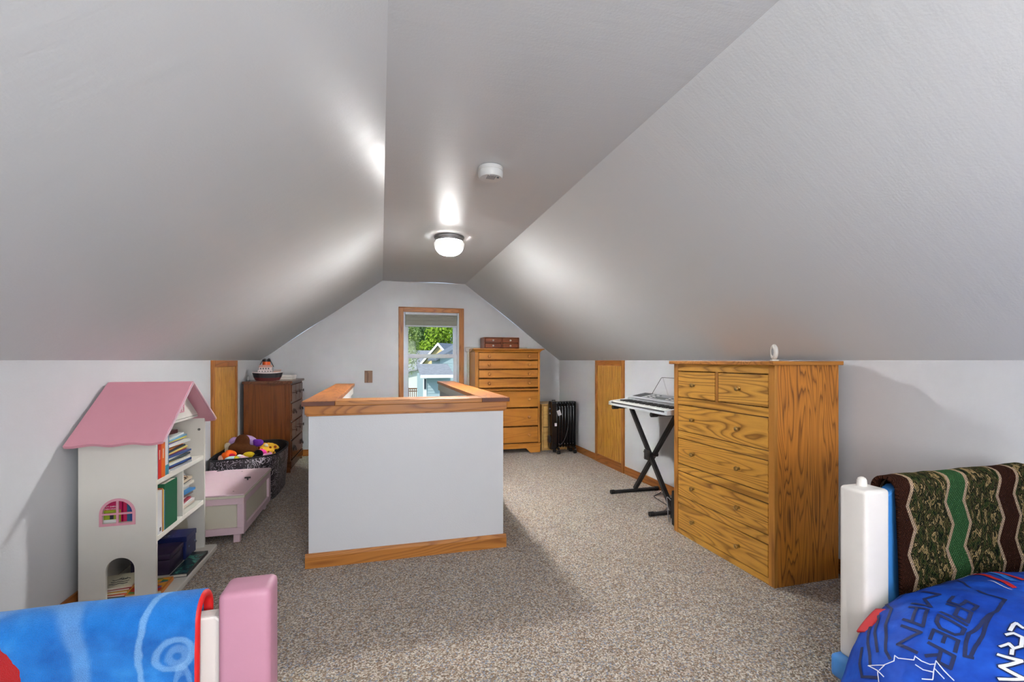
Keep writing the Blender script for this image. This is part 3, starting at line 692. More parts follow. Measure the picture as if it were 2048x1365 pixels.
pb_ = thing('white_box', 'flat white box lying behind the toy ship on the brown dresser', 'box', (-1.08, 6.2, 1.02))
finish('base', MB().box(-1.20, -1.02, 6.10, 6.34, 1.02, 1.045, .003), W['white'], pb_); finish('lid', MB().box(-1.204, -1.016, 6.096, 6.344, 1.046, 1.07, .003), W['white'], pb_)
gl_ = thing('grey_figurine', 'small dark grey trinket beside the toy ship near the wall', 'figurine', (-1.405, 5.72, 1.02), local=True)
finish('base', MB().lathe([(0, 0), (.022, 0), (.022, .012), (0, .012)], n=18), W['dgrey'], gl_); finish('column', MB().lathe([(0, .012), (.010, .012), (.008, .045), (.012, .05), (0, .06)], n=16), W['grey'], gl_, True)

# ================================================================== DOLLHOUSE BOOKCASE
bk = thing('dollhouse_bookcase', 'white dollhouse bookcase with pink gabled roof against the left wall', 'bookcase', (-1.27, 3.15, 0))
BX0, BX1, BY0, BY1 = -1.44, -1.11, 2.80, 3.495
def holed_panel(x0, x1, z0, z1, holes, y0, y1, extra=()):
    """upright board in the xz plane; holes = (hx0, hx1, lo(x), hi(x))"""
    mb = MB(); xs = {x0, x1}
    for hx0, hx1, lo, hi in holes:
        for i in range(25): xs.add(round(hx0+(hx1-hx0)*(.5-.5*math.cos(PI*i/24)), 5))
    xs = sorted(xs)
    for xa, xb in zip(xs[:-1], xs[1:]):
        xm = (xa+xb)/2; act = sorted([h for h in holes if h[0] <= xm <= h[1]], key=lambda h: h[2](xm))
        ea = [z0]; eb = [z0]
        for h in act: ea += [h[2](xa), h[3](xa)]; eb += [h[2](xb), h[3](xb)]
        ea.append(z1); eb.append(z1)
        for k in range(0, len(ea), 2):
            for y in (y0, y1): mb.quad((xa, y, ea[k]), (xb, y, eb[k]), (xb, y, eb[k+1]), (xa, y, ea[k+1]))
            for e0, e1 in ((ea[k], eb[k]), (ea[k+1], eb[k+1])): mb.quad((xa, y0, e0), (xb, y0, e1), (xb, y1, e1), (xa, y1, e0))
    for x in (x0, x1): mb.quad((x, y0, z0), (x, y1, z0), (x, y1, z1), (x, y0, z1))
    for hx0, hx1, lo, hi in holes:
        for x in (hx0, hx1):
            if hi(x)-lo(x) > 1e-4: mb.quad((x, y0, lo(x)), (x, y1, lo(x)), (x, y1, hi(x)), (x, y0, hi(x)))
    bmesh.ops.remove_doubles(mb.bm, verts=mb.bm.verts, dist=1e-5)
    return mb
def arch(cx, r, zs, zlo): return (cx-r, cx+r, lambda x: zlo, lambda x: zs+math.sqrt(max(0, r*r-(x-cx)**2)))
DWX, DWR, DWZ = -1.276, .0665, .478
holes = [arch(-1.2655, .0615, .192, .034), arch(DWX, DWR, DWZ, .431)]
finish('side_panel', holed_panel(BX0, BX1, 0, .885, holes, BY0, BY0+.016), W['bookwhite'], bk)
finish('side_panel', holed_panel(BX0, BX1, 0, .885, holes, BY1-.016, BY1), W['bookwhite'], bk)
finish('back_panel', MB().box(BX0-.006, BX0, BY0+.016, BY1-.016, .03, .885), W['bookwhite'], bk)
finish('shelf', MB().box(BX0, BX1-.004, BY0+.016, BY1-.016, .603, .630, .002), W['bookwhite'], bk)
finish('shelf', MB().box(BX0, BX1-.004, BY0+.016, BY1-.016, .312, .340, .002), W['bookwhite'], bk)
finish('divider', MB().box(BX0, BX1-.004, 3.145, 3.160, .34, .603, .001), W['bookwhite'], bk)
finish('base_board', MB().prism([(BX0, BY0-.02), (-1.075, BY0-.02), (-1.05, BY0-.012), (-1.042, BY0+.012), (-1.042, BY1+.0), (-1.05, BY1+.022), (-1.075, BY1+.03), (BX0, BY1+.03)], .0, .030, 'z', .004), W['bookwhite'], bk)
for p in ((BX1-.03, BY1-.0165, .80), (BX1-.05, BY1-.0165, .075)): finish('cam_bolt', MB().cyl(p, (p[0], p[1]-.003, p[2]), .008), W['nickel'], bk)
# top board and gable front
finish('gable_front', MB().prism([(2.85, .908), (3.398, .908), (3.12, 1.100)], BX1-.03, BX1-.010, 'x', .001), W['bookwhite'], bk)
finish('top_board', MB().box(BX0, BX1-.012, 2.862, 3.40, .893, .905), W['bookwhite'], bk)
gw = finish('gable_window', MB().box(BX1-.010, BX1-.006, 3.10, 3.175, .945, .953).box(BX1-.010, BX1-.006, 3.10, 3.108, .945, 1.01).box(BX1-.010, BX1-.006, 3.167, 3.175, .945, 1.01).box(BX1-.010, BX1-.006, 3.134, 3.141, .945, 1.015).box(BX1-.010, BX1-.006, 3.10, 3.175, .975, .982).box(BX1-.010, BX1-.006, 3.10, 3.175, 1.004, 1.012), W['pinkroof'], bk)
AP = (3.12, 1.115)
def roof(eave, scallop):
    mb = MB(); d = Vector((eave[0]-AP[0], eave[1]-AP[1])); L = d.length; d.normalize(); n = Vector((-d.y, d.x))
    if n.y < 0: n = -n
    RX0, RX1 = -1.462, -1.055; N = 40; V = []
    for i in range(N+1):
        x = RX0+(RX1-RX0)*i/N
        e = L + (scallop*math.sin((i/N)*PI*5+.6) if scallop else 0)
        pts = []
        for tt, off in ((0, 0), (e, 0), (e, .015), (0, .015)):
            p = Vector(AP)+d*tt+n*off; pts.append(mb.bm.verts.new((x, p.x, p.y)))
        V.append(pts)
    for a, b in zip(V[:-1], V[1:]):
        for k in range(4): mb.bm.faces.new((a[k], a[(k+1) % 4], b[(k+1) % 4], b[k]))
    mb.bm.faces.new(V[0]); mb.bm.faces.new(V[-1])
    return mb
finish('roof_panel', roof((2.735, .828), .006), W['pinkroof'], bk); finish('roof_panel', roof((3.512, .850), .006), W['pinkroof'], bk)
W['edge_highlight'] = plain('pink_edge_highlight', (236, 206, 214), .4, vary=.02)  # highlight on the roof edges, put into a paler pink
for ea in ((2.737, .832), (3.510, .854)):
    p0, p1 = Vector((-1.054, AP[0], AP[1]+.006)), Vector((-1.054, ea[0], ea[1]+.008))
    finish('roof_edge', bar(p0, p1, .002, .015), W['edge_highlight'], bk)
# pink arched window frame
mb = MB()
def archring(cx, zs, zb, r, w_, y0, y1):
    o = [(cx+r*math.cos(PI*i/24), zs+r*math.sin(PI*i/24)) for i in range(25)]; i_ = [(cx+(r-w_)*math.cos(PI*i/24), zs+(r-w_)*math.sin(PI*i/24)) for i in range(25)]
    o = [(cx+r, zb)]+o+[(cx-r, zb)]; i_ = [(cx+r-w_, zb+w_)]+i_+[(cx-r+w_, zb+w_)]
    m_ = MB(); n = len(o)
    for a in range(n):
        b = (a+1) % n
        for y in (y0, y1): m_.quad((o[a][0], y, o[a][1]), (o[b][0], y, o[b][1]), (i_[b][0], y, i_[b][1]), (i_[a][0], y, i_[a][1]))
        for P in (o, i_): m_.quad((P[a][0], y0, P[a][1]), (P[b][0], y0, P[b][1]), (P[b][0], y1, P[b][1]), (P[a][0], y1, P[a][1]))
    bmesh.ops.remove_doubles(m_.bm, verts=m_.bm.verts, dist=1e-5); return m_
wf = finish('arched_window', archring(DWX, DWZ, .418, .0765, .0125, BY0-.004, BY0+.004), W['pinkroof'], bk)
finish('muntin', MB().box(DWX-.005, DWX+.005, BY0-.0035, BY0+.0035, .4305, .543), W['pinkroof'], wf)
finish('muntin', MB().box(DWX-.064, DWX+.064, BY0-.003, BY0+.003, .473, .482), W['pinkroof'], wf)

# ---- books: a cover (two boards and spine) round a block of pages
def book(size, rgb, label, loc, rz=0, rx=0, ry=0, group=None, spine='y0', name='book', tilt=None, pagecol=None, soft=False):
    """local: lies flat, size = (length x, width y, thickness z); spine along x at y=0"""
    L, B, Tk = size; t = min(.0022, Tk*.18)
    mb = MB().box(0, L, 0, B, 0, t).box(0, L, 0, B, Tk-t, Tk).box(0, L, 0, t, t, Tk-t)
    o = finish(name, mb, bookmat(rgb), None); o.location = loc
    o.rotation_euler = tilt if tilt else (rx, ry, rz); ORG[o.name] = Vector(); tag(o, label, 'book', group)
    e = 0 if soft else .002
    finish('pages', MB().box(e+.0005, L-e-.0005, t, B-e-.0005, t, Tk-t), pagecol or W['paper'], o)
    return o
# upright book with its spine to the room (+X): x extent = depth, y = thickness
def upright(y, th, h, depth, rgb, label, group, z=.6303, xf=-1.135, lean=0, name='book'):
    # flat book (L = h along local x, B = depth along local y, T = th along z): stand it so local x->z, local z->+y, local y-> -x
    o = book((h, depth, th), rgb, label, (0, 0, 0), group=group, name=name)
    R = Matrix(((0, -1, 0), (0, 0, -1), (1, 0, 0)))   # local x -> world z, local y -> -x, local z -> -y
    m4 = R.to_4x4()
    if lean: m4 = Matrix.Rotation(lean, 4, 'X') @ m4
    o.location = (xf, y+th, z); o.rotation_euler = m4.to_euler(); return o
for y0_, th, h, dpt, rgb, lb in ((2.818, .012, .205, .19, (92, 60, 130), 'thin purple book at the near end of the top shelf'), (2.8315, .036, .212, .20, (206, 44, 34), 'red book standing between the purple and orange books, top shelf'),
                            (2.869, .045, .214, .21, (228, 108, 30), 'orange book standing on the top shelf'), (2.9155, .034, .222, .22, (226, 226, 224), 'tall white book with teal foot next to the orange one'),
                            (2.951, .008, .222, .22, (90, 140, 170), 'thin blue-grey book against the magazine pile')):
    b_ = upright(y0_, th, h, dpt, rgb, lb, 'books standing on the top shelf', xf=-1.114)
    if rgb[0] == 226: finish('teal_band', MB().box(.002, .055, -.0006, .0, .0, th), bookmat((46, 132, 146)), b_)
    if rgb[0] in (206, 228): finish('spine_title', MB().box(.10, .15, -.0005, 0, th*.4, th*.62), bookmat((240, 220, 200)), b_)
# magazine pile on the top shelf
ordn = ['bottom', 'second', 'third', 'fourth', 'fifth', 'sixth', 'seventh', 'eighth', 'ninth', 'tenth', 'eleventh', 'twelfth', 'thirteenth', 'fourteenth', 'fifteenth', 'sixteenth', 'seventeenth', 'eighteenth', 'nineteenth', 'twentieth']
cols = [(150, 156, 160, 'grey'), (110, 40, 46, 'maroon'), (40, 70, 130, 'navy'), (230, 226, 214, 'white'), (226, 190, 70, 'yellow'), (60, 74, 80, 'dark'), (236, 232, 220, 'cream'), (60, 84, 140, 'blue'), (200, 60, 60, 'red'), (230, 210, 120, 'pale yellow'),
        (50, 60, 70, 'charcoal'), (220, 130, 60, 'orange'), (120, 160, 80, 'green'), (232, 232, 230, 'pale'), (90, 70, 140, 'purple'), (225, 205, 60, 'bright yellow'), (120, 170, 200, 'light blue'), (226, 226, 222, 'off-white')]
z = .6305; rnd = random.Random(3)
for i, c in enumerate(cols):
    th = .0095 if i > 2 else .011
    L, B = (.255, .195) if i > 1 else (.30, .20)
    ang = rnd.uniform(-.10, .10)
    x = -1.13 + rnd.uniform(-.016, .006); y = 2.985+rnd.uniform(-.0, .02)
    # spine faces +X: local x -> +y, local y -> -x
    o = book((L, B, th), c[:3], '%s magazine, %s in the pile on the dollhouse top shelf' % (c[3], ordn[i]+(' one' if i == 0 else ' from the bottom')), (x, y, z), rz=PI/2+ang, group='magazines piled on the top shelf', name='magazine', soft=True)
    z += th+.0006
o = book((.14, .12, .012), (206, 200, 190), 'small pale booklet lying on top of the magazine pile', (-1.16, 2.99, z), rz=PI/2+.15); z += .0126
# a dark box-game leaning on top
o = book((.15, .13, .020), (70, 34, 36), 'dark red book on the very top of the magazine pile', (-1.15, 2.985, z), rz=PI/2-.1)
# small white object beside pile
solo('white_notepad', MB().box(-1.128, -1.116, 2.962, 2.982, .6303, .650, .002), W['white'], 'small white notepad beside the foot of the magazine pile', 'notepad', (-1.122, 2.97, .6303))
# middle shelf, left bay
for y0_, th, h, dpt, rgb, lb in ((2.8215, .060, .225, .06, (214, 214, 216), 'thick white book at the near end of the middle shelf'), (2.883, .010, .23, .07, (170, 90, 50), 'thin brown book beside the white one, middle shelf'),
                            (2.8945, .009, .222, .08, (228, 196, 70), 'thin yellow book, middle shelf'), (2.905, .010, .215, .08, (90, 130, 170), 'thin blue book beside the green binder'),
                            (2.9165, .155, .245, .26, (22, 92, 62), 'thick dark green binder on the middle shelf')):
    b_ = upright(y0_, th, h, dpt, rgb, lb, 'books standing on the middle shelf', z=.3402, xf=-1.116, name='binder' if th > .08 else 'book')
    if th == .060: finish('barcode', MB().box(.012, .032, -.0006, 0, .010, .028), W['dgrey'], b_)
# books seen through the arched window: spines or covers toward the near panel
mg = book((.205, .14, .014), (196, 28, 92), 'magenta picture book with white lettering behind the arched window', (-1.195, BY0+.021, .3402), group=None)
R = Matrix(((0, -1, 0), (0, 0, -1), (1, 0, 0))).to_4x4()
mg.location = (-1.268, BY0+.035, .3402); mg.rotation_euler = R.to_euler()
def decal(parent, x0, x1, y0, y1, z, rgb, nm): return finish(nm, MB().box(x0, x1, y0, y1, z, z+.0006), bookmat(rgb), parent)
decal(mg, .062, .152, .004, 0.136, .0140, (150, 168, 40), 'cover_picture'); decal(mg, .085, .104, .01, .13, .0147, (226, 226, 224), 'cover_picture_snow'); decal(mg, .106, .134, .034, .05, .0154, (48, 40, 60), 'cover_animal')
def text_mesh(body, size, mat, name, parent, mw, ex=.0004):
    cu = bpy.data.curves.new('t', 'FONT'); cu.body = body; cu.size = size; cu.extrude = ex; cu.resolution_u = 2
    to = bpy.data.objects.new('t', cu); C.objects.link(to)
    dg = bpy.context.evaluated_depsgraph_get(); me = bpy.data.meshes.new_from_object(to.evaluated_get(dg))
    bpy.data.objects.remove(to); bpy.data.curves.remove(cu)
    me.transform(mw); me.materials.clear(); me.materials.append(mat); me.name = name
    o = bpy.data.objects.new(name, me); C.objects.link(o); o.parent = parent; ORG[o.name] = Vector(); return o
# text on the cover faces -Y world = local -z ; world x = -local y ; world z = local x
tm = Matrix(((0, 1, 0, 0), (-1, 0, 0, 0), (0, 0, 1, 0), (0, 0, 0, 1)))
text_mesh("DON'T EARN, I", .0098, bookmat((240, 236, 238)), 'cover_title', mg, Matrix.Translation((.1665, .0835, .0146)) @ tm)
text_mesh("EVEN HANDLE", .0098, bookmat((240, 236, 238)), 'cover_title', mg, Matrix.Translation((.1545, .0755, .0146)) @ tm)
xx = -1.262
for th, h, rgb, lb in ((.016, .195, (190, 26, 78), 'crimson book spine right of the muntin in the arched window'), (.013, .205, (44, 96, 130), 'teal blue book behind the arched window'), (.012, .20, (40, 70, 140), 'dark blue book behind the arched window'), (.014, .188, (70, 84, 76), 'grey-green book at the right of the arched window')):
    o = book((h, .035, th), rgb, lb, (0, 0, 0), group='books seen through the arched window')
    R2 = Matrix(((0, 0, 1), (0, 1, 0), (1, 0, 0)))   # local x->z, y->y, z->x (mirrors, so flip)
    R2 = Matrix(((0, 0, 1), (0, 1, 0), (-1, 0, 0)))
    o.rotation_euler = R2.to_euler(); o.location = (xx, BY0+.021, .3402+h)
    xx += th+.0008
# middle shelf, right bay: stacked books
z = .3404; st_ = [(200, 60, 50, 'red'), (206, 190, 170, 'tan'), (222, 220, 214, 'white'), (150, 40, 60, 'crimson'), (214, 206, 190, 'cream'), (120, 100, 90, 'brown'), (226, 224, 220, 'pale'), (60, 130, 190, 'bright blue'), (232, 228, 222, 'white'), (50, 110, 160, 'mid blue'), (220, 214, 200, 'ivory'), (60, 54, 50, 'black'), (214, 196, 170, 'buff')]
for i, c in enumerate(st_):
    th = (.012, .016, .014, .010, .016, .012, .014, .013, .016, .010, .016, .009, .014)[i]
    o = book((.17+rnd.uniform(-.02, .015), .13, th), c[:3], '%s book, %s in the stack right of the divider' % (c[3], ordn[i]+(' one' if i == 0 else ' from the bottom')), (-1.145+rnd.uniform(-.018, .006), 3.20+rnd.uniform(0, .03), z), rz=PI/2+rnd.uniform(-.09, .12), group='books stacked right of the divider', soft=i % 2 == 0)
    z += th+.0006
hat = MB().lathe([(0, 0), (.05, .002), (.062, .010), (.05, .020), (.02, .026), (0, .027)], n=24)
tb = NT('leopard_print'); tb.set(tb.mix(tb.ramp(tb.vor(tb.obj(), 40), [(.35, (0,0,0,1)), (.45, (1,1,1,1))]), srgb(60, 38, 24), srgb(186, 160, 130)), .7)
solo('patterned_pouch', hat, tb.m, 'brown patterned oval pouch on top of the book stack', 'pouch', (-1.20, 3.285, z+.0005), True, local=True)
# bottom shelf
tin = thing('tin_box', 'dark purple metal tin box with latch on the bookcase floor', 'tin box', (-1.30, 3.17, .0302))
W['tinp'] = plain('purple_tin', (46, 32, 62), .3, vary=.2); W['tinb'] = plain('blue_tin_print', (60, 84, 140), .3, vary=.3)
finish('body', MB().box(-1.345, -1.155, 3.08, 3.27, .0302, .115, .006), W['tinp'], tin, True); finish('lid', MB().box(-1.348, -1.152, 3.077, 3.273, .116, .15, .008), W['tinp'], tin, True)
finish('latch', MB().box(-1.25, -1.22, 3.071, 3.077, .10, .128, .002), W['nickel'], tin)
bb = thing('blue_gift_box', 'dark blue box printed with pale flowers beside the tin', 'box', (-1.31, 3.35, .0302))
tq = NT('flower_print'); vv = tq.obj(); tq.set(tq.mix(tq.ramp(tq.vor(vv, 22), [(.12, (1,1,1,1)), (.2, (0,0,0,1))]), srgb(30, 40, 92), srgb(140, 170, 220)), .35)
finish('body', MB().box(-1.345, -1.145, 3.285, 3.44, .0302, .14, .004), tq.m, bb); finish('lid', MB().box(-1.348, -1.142, 3.283, 3.443, .1405, .172, .004), tq.m, bb)
tg = NT('green_cover_art'); vv = tg.obj(); tg.set(tg.ramp(tg.noise(vv, 14, 4, .6, 1.5), [(.35, srgb(14, 26, 30)), (.5, srgb(24, 70, 72)), (.62, srgb(70, 140, 126)), (.75, srgb(20, 40, 50))]), .25)
gb = book((.33, .085, .018), (18, 26, 30), 'large dark green hardcover lying flat on the bookcase floor', (-1.052, 3.03, .0302), rz=PI/2+.0)
finish('cover_art', MB().box(.01, .32, .006, .08, .0181, .0188), tg.m, gb)
ob_ = book((.17, .16, .020), (214, 130, 40), 'orange board book with bright cover near the arched doorway', (-1.10, 2.835, .0302), rz=PI/2+.05)
tr = NT('bright_cover_art'); vv = tr.obj(); tr.set(tr.ramp(tr.vor(vv, 26, 'F1', 'Color'), [(.2, srgb(196, 40, 44)), (.4, srgb(230, 160, 40)), (.6, srgb(60, 140, 70)), (.8, srgb(40, 90, 160))], 'CONSTANT'), .35)
finish('cover_art', MB().box(.008, .162, .01, .15, .0201, .0208), tr.m, ob_)
z = .0302
for i, (rgb, lb) in enumerate((((60, 120, 130), 'teal picture book at the bottom of the pile inside the arched doorway'), ((206, 60, 70), 'red picture book second up in the doorway pile'), ((230, 190, 60), 'yellow picture book in the middle of the doorway pile'), ((170, 30, 60), 'crimson picture book with black print in the doorway pile'), ((214, 206, 180), 'cream picture book with black writing on top of the doorway pile'))):
    o = book((.19-.004*i, .16, .010), rgb, lb, (-1.27+.006*i, 2.832+.01*i, z), rz=PI/2+.06*i-.08, group='picture books inside the arched doorway', soft=True)
    z += .0106
    if i == 3: finish('cover_art', MB().box(.01, .17, .02, .14, .0101, .0106), tr.m, o)
    if i == 4:
        text_mesh('My', .030, W['black'], 'cover_title', o, Matrix.Translation((.118, .045, .0104)) @ Matrix.Rotation(PI/2, 4, 'Z'))
        for k in range(3): finish('brush_stroke', MB().tube([(.095-.028*k+.006*math.sin(q*1.9+k), .030+.011*q, .0108) for q in range(8)], .0018, 6), W['black'], o)

# ================================================================== PINK TOY CHEST
tcx = thing('toy_chest', 'pale pink and cream low toy chest behind the dollhouse bookcase', 'chest', (-1.15, 3.98, 0))
cx0, cx1, cy0, cy1 = -1.40, -.905, 3.58, 4.385
finish('body', MB().box(cx0+.02, cx1-.02, cy0+.02, cy1-.02, .075, .30), W['cream'], tcx)
def frame_face(axis, c0, c1, f, s):
    out = []
    def bx(a, b, z0, z1):
        return MB().box(a, b, min(f, f+s*.018), max(f, f+s*.018), z0, z1, .002) if axis == 'y' else MB().box(min(f, f+s*.018), max(f, f+s*.018), a, b, z0, z1, .002)
    finish('rail', bx(c0, c1, .265, .308), W['pinkpale'], tcx); finish('rail', bx(c0, c1, .06, .105), W['pinkpale'], tcx)
    finish('stile', bx(c0, c0+.042, .105, .265), W['pinkpale'], tcx); finish('stile', bx(c1-.042, c1, .105, .265), W['pinkpale'], tcx)
frame_face('y', cx0, cx1, cy0, 1); frame_face('y', cx0, cx1, cy1, -1)
frame_face('x', cy0+.0185, cy1-.0185, cx1, -1); frame_face('x', cy0+.0185, cy1-.0185, cx0, 1)
finish('lid_edge', MB().box(cx0-.004, cx1+.006, cy0-.008, cy1+.008, .3085, .326, .003), W['cream'], tcx)
finish('lid', MB().box(cx0-.002, cx1+.004, cy0-.006, cy1+.006, .326, .336, .003), W['pinkpale'], tcx)
for x in (cx0+.03, cx1-.07):
    for y in (cy0+.02, cy1-.06): finish('leg', MB().box(x, x+.04, y, y+.04, 0, .062, .002), W['pinkpale'], tcx)
finish('knob', MB().cyl((cx1-.075, 3.98, .336), (cx1-.075, 3.98, .352), .005).cyl((cx1-.095, 3.98, .354), (cx1-.055, 3.98, .354), .006), W['iron'], tcx, True)
finish('hinge', MB().box(-1.30, -1.25, cy1-.03, cy1-.02, .336, .340, rot=Matrix.Rotation(.5, 4, 'Z')), W['iron'], tcx)
for p in ((-1.10, 4.30), (-.99, 3.66)): finish('nail_mark', MB().cyl((p[0], p[1], .336), (p[0], p[1], .3368), .005), W['iron'], tcx)

# ================================================================== TOY BIN AND PLUSH TOYS
def paisley():
    t = NT('paisley_fabric'); v = t.obj((1, 1, 1)); n = t.noise(v, 14, 2, .5, 1.2)
    e = t.new('TexVoronoi', feature='F1'); e.inputs['Scale'].default_value = 13
    w2 = t.new('VectorMath', operation='ADD'); t.link(v, w2.inputs[0]); nn = t.new('TexNoise'); nn.inputs['Scale'].default_value = 16; t.link(v, nn.inputs['Vector'])
    sc = t.new('VectorMath', operation='SCALE'); t.link(nn.outputs['Color'], sc.inputs[0]); sc.inputs['Scale'].default_value = .05; t.link(sc.outputs[0], w2.inputs[1]); t.link(w2.outputs[0], e.inputs['Vector'])
    ring = t.math('SINE', t.math('MULTIPLY', e.outputs['Distance'], 34.0))
    f = t.ramp(ring, [(.55, (0,0,0,1)), (.8, (1,1,1,1))])
    dots = t.ramp(t.vor(v, 42), [(.18, (1,1,1,1)), (.26, (0,0,0,1))])
    f = t.math('MAXIMUM', t.math('MULTIPLY', f, t.ramp(n, [(.42, (0,0,0,1)), (.55, (1,1,1,1))])), t.math('MULTIPLY', dots, .8))
    t.set(t.mix(f, srgb(34, 28, 34), srgb(196, 190, 200)), .4, .5); return t.m
W['paisley'] = paisley(); W['binlining'] = plain('black_lining', (20, 18, 22), .8)
bn = thing('fabric_toy_bin', 'dark paisley soft fabric bin full of plush toys', 'toy bin', (-1.17, 4.91, 0))
def binshell(z0f, z1f, grow0, grow1, n=64):
    mb = MB(); lv = 14; V = []
    for k in range(lv+1):
        t = k/lv; r = []
        for i in range(n):
            a = 2*PI*i/n; ca_, sa_ = math.cos(a), math.sin(a); g_ = grow0+(grow1-grow0)*t + .02*math.sin(PI*t)
            e = .55
            x = -1.17+(.265*g_)*abs(ca_)**e*(1 if ca_ > 0 else -1); y = 4.91+(.475*g_)*abs(sa_)**e*(1 if sa_ > 0 else -1)
            wob = .010*math.sin(3*a+2)*t+.012*noise.noise(Vector((x*6, y*6, t*3)))*t
            z1 = z1f + .022*max(0, ca_)*max(0, sa_+.4) - .012*math.sin(2*a+.6)
            r.append((x+wob*ca_, y+wob*sa_, z0f+(z1-z0f)*t))
        V.append([mb.bm.verts.new(p) for p in r])
    for a, b in zip(V[:-1], V[1:]):
        for i in range(n): mb.bm.faces.new((a[i], a[(i+1) % n], b[(i+1) % n], b[i]))
    return mb, V
mb, V = binshell(0.001, .405, .93, 1.02); mb.bm.faces.new(V[0]); rim = [v.co.copy() for v in V[-1]]
finish('outer_fabric', mb, W['paisley'], bn, True)
mb, V = binshell(0.012, .402, .90, .985); mb.bm.faces.new(V[0]); finish('lining', mb, W['binlining'], bn, True)
finish('rim_piping', MB().tube([p for p in rim]+[rim[0]], .008), W['binlining'], bn, True)
def blob(name, parts, mat, label, loc, cat='plush toy', vox=.010, root=None):
    mb = MB()
    for c, r, *ro in parts: mb.sph(c, r, 2, ro[0] if ro else None)
    if root is None:
        o = solo(name, mb, mat, label, cat, loc, True, group='toys in the paisley bin')
    else: o = finish(name, mb, mat, root, True)
    if len(parts) > 1:
        md = o.modifiers.new('union', 'REMESH'); md.mode = 'VOXEL'; md.voxel_size = vox; md.use_smooth_shade = True
        sm = o.modifiers.new('soften', 'SMOOTH'); sm.factor = .5; sm.iterations = 4
    return o
def fur(name, rgb, dark=.55):
    t = NT(name); v = t.obj(); c = srgb(rgb); n = t.noise(v, 220, 3, .7)
    t.set(t.mix(t.ramp(n, [(.3, (0,0,0,1)), (.7, (1,1,1,1))]), tuple(x*dark for x in c[:3])+(1,), c), .9, .1); t.bump(n, .5, .01); return t.m
R_ = lambda a, ax='Z': Matrix.Rotation(a, 4, ax)
blob('brown_plush_bear', [((-1.204, 4.72, .515), (.062, .07, .07)), ((-1.255, 4.68, .462), (.055, .06, .052)), ((-1.13, 4.68, .44), (.065, .06, .05)), ((-1.195, 4.70, .45), (.075, .075, .06)), ((-1.165, 4.66, .405), (.07, .05, .04)), ((-1.20, 4.79, .38), (.09, .10, .09))], fur('brown_fur', (84, 48, 26), .5), 'brown plush animal sitting on top of the toy bin', (-1.2, 4.74, .38))
pp = blob('lilac_plush_toy', [((-1.22, 4.88, .475), (.105, .075, .078)), ((-1.31, 4.87, .49), (.05, .05, .05)), ((-1.2, 4.92, .38), (.10, .09, .09))], fur('lilac_fur', (186, 156, 206), .8), 'lilac plush toy with dark purple ear behind the brown one', (-1.22, 4.9, .38))
blob('ear', [((-1.10, 4.83, .478), (.05, .025, .038), R_(-.25, 'Y')), ((-1.125, 4.83, .50), (.025, .02, .02))], fur('purple_fur', (104, 50, 160), .7), '', None, root=pp)
def spots(name, base, sp, scale):
    t = NT(name); v = t.obj(); f = t.ramp(t.vor(v, scale), [(.30, (1,1,1,1)), (.38, (0,0,0,1))]); t.set(t.mix(f, srgb(base), srgb(sp)), .85, .1); t.bump(t.noise(v, 220, 2), .4, .01); return t.m
gi = blob('giraffe_plush', [((-1.04, 4.87, .425), (.085, .06, .05)), ((-.965, 4.81, .448), (.055, .03, .024), R_(.5, 'Y')), ((-1.03, 4.80, .41), (.06, .045, .04)), ((-.995, 4.78, .40), (.045, .035, .03)), ((-1.09, 4.88, .455), (.03, .025, .022)), ((-1.03, 4.88, .36), (.07, .07, .05))], spots('giraffe_spots', (232, 180, 56), (140, 60, 20), 26), 'yellow giraffe plush with brown spots on the right of the bin', (-1.03, 4.84, .36), vox=.008)
blob('muzzle', [((-1.03, 4.80, .462), (.022, .02, .018)), ((-1.012, 4.785, .452), (.014, .012, .014))], fur('cream_fur', (236, 226, 190), .8), '', None, root=gi)
blob('pink_plush', [((-1.032, 4.69, .418), (.042, .035, .026), R_(.6, 'Y')), ((-1.06, 4.70, .39), (.04, .04, .04))], fur('hot_pink_fur', (232, 70, 160), .7), 'hot pink plush toy below the giraffe', (-1.04, 4.69, .37))
blob('pale_pink_plush', [((-.985, 4.63, .388), (.052, .035, .030)), ((-1.02, 4.62, .38), (.035, .03, .03)), ((-.965, 4.66, .40), (.02, .02, .026))], fur('baby_pink_fur', (236, 164, 200), .8), 'baby pink plush toy at the front right of the bin', (-.99, 4.64, .36))
blob('black_plush', [((-1.05, 4.61, .418), (.042, .04, .040)), ((-1.085, 4.575, .398), (.05, .03, .024), R_(-.5, 'Y')), ((-1.04, 4.63, .37), (.05, .05, .04))], fur('black_fur', (18, 16, 18), .5), 'black plush toy between the yellow and pink ones', (-1.05, 4.6, .36))
blob('yellow_pompom', [((-1.115, 4.565, .424), (.05, .035, .026)), ((-1.11, 4.58, .39), (.045, .04, .035))], fur('yellow_fur', (226, 196, 40), .6), 'fuzzy yellow toy in front of the brown plush', (-1.11, 4.57, .36))
wp = blob('white_pink_plush', [((-1.165, 4.525, .408), (.032, .03, .026)), ((-1.13, 4.52, .395), (.035, .025, .024)), ((-1.16, 4.53, .375), (.045, .035, .03))], fur('pink_white_fur', (232, 190, 208), .8), 'pink and white plush toy at the front rim of the bin', (-1.15, 4.53, .36))
blob('ear', [((-1.175, 4.515, .425), (.02, .014, .012))], fur('white_fur', (232, 230, 230), .85), '', None, root=wp)
pb2 = blob('pale_blue_ball', [((-1.235, 4.52, .395), (.058, .045, .030))], fur('pale_blue_fur', (170, 206, 214), .85), 'pale blue and yellow striped soft ball at the bin front', (-1.23, 4.52, .36))
blob('yellow_stripe', [((-1.195, 4.518, .394), (.034, .043, .033))], fur('lemon_fur', (224, 206, 60), .8), '', None, root=pb2)
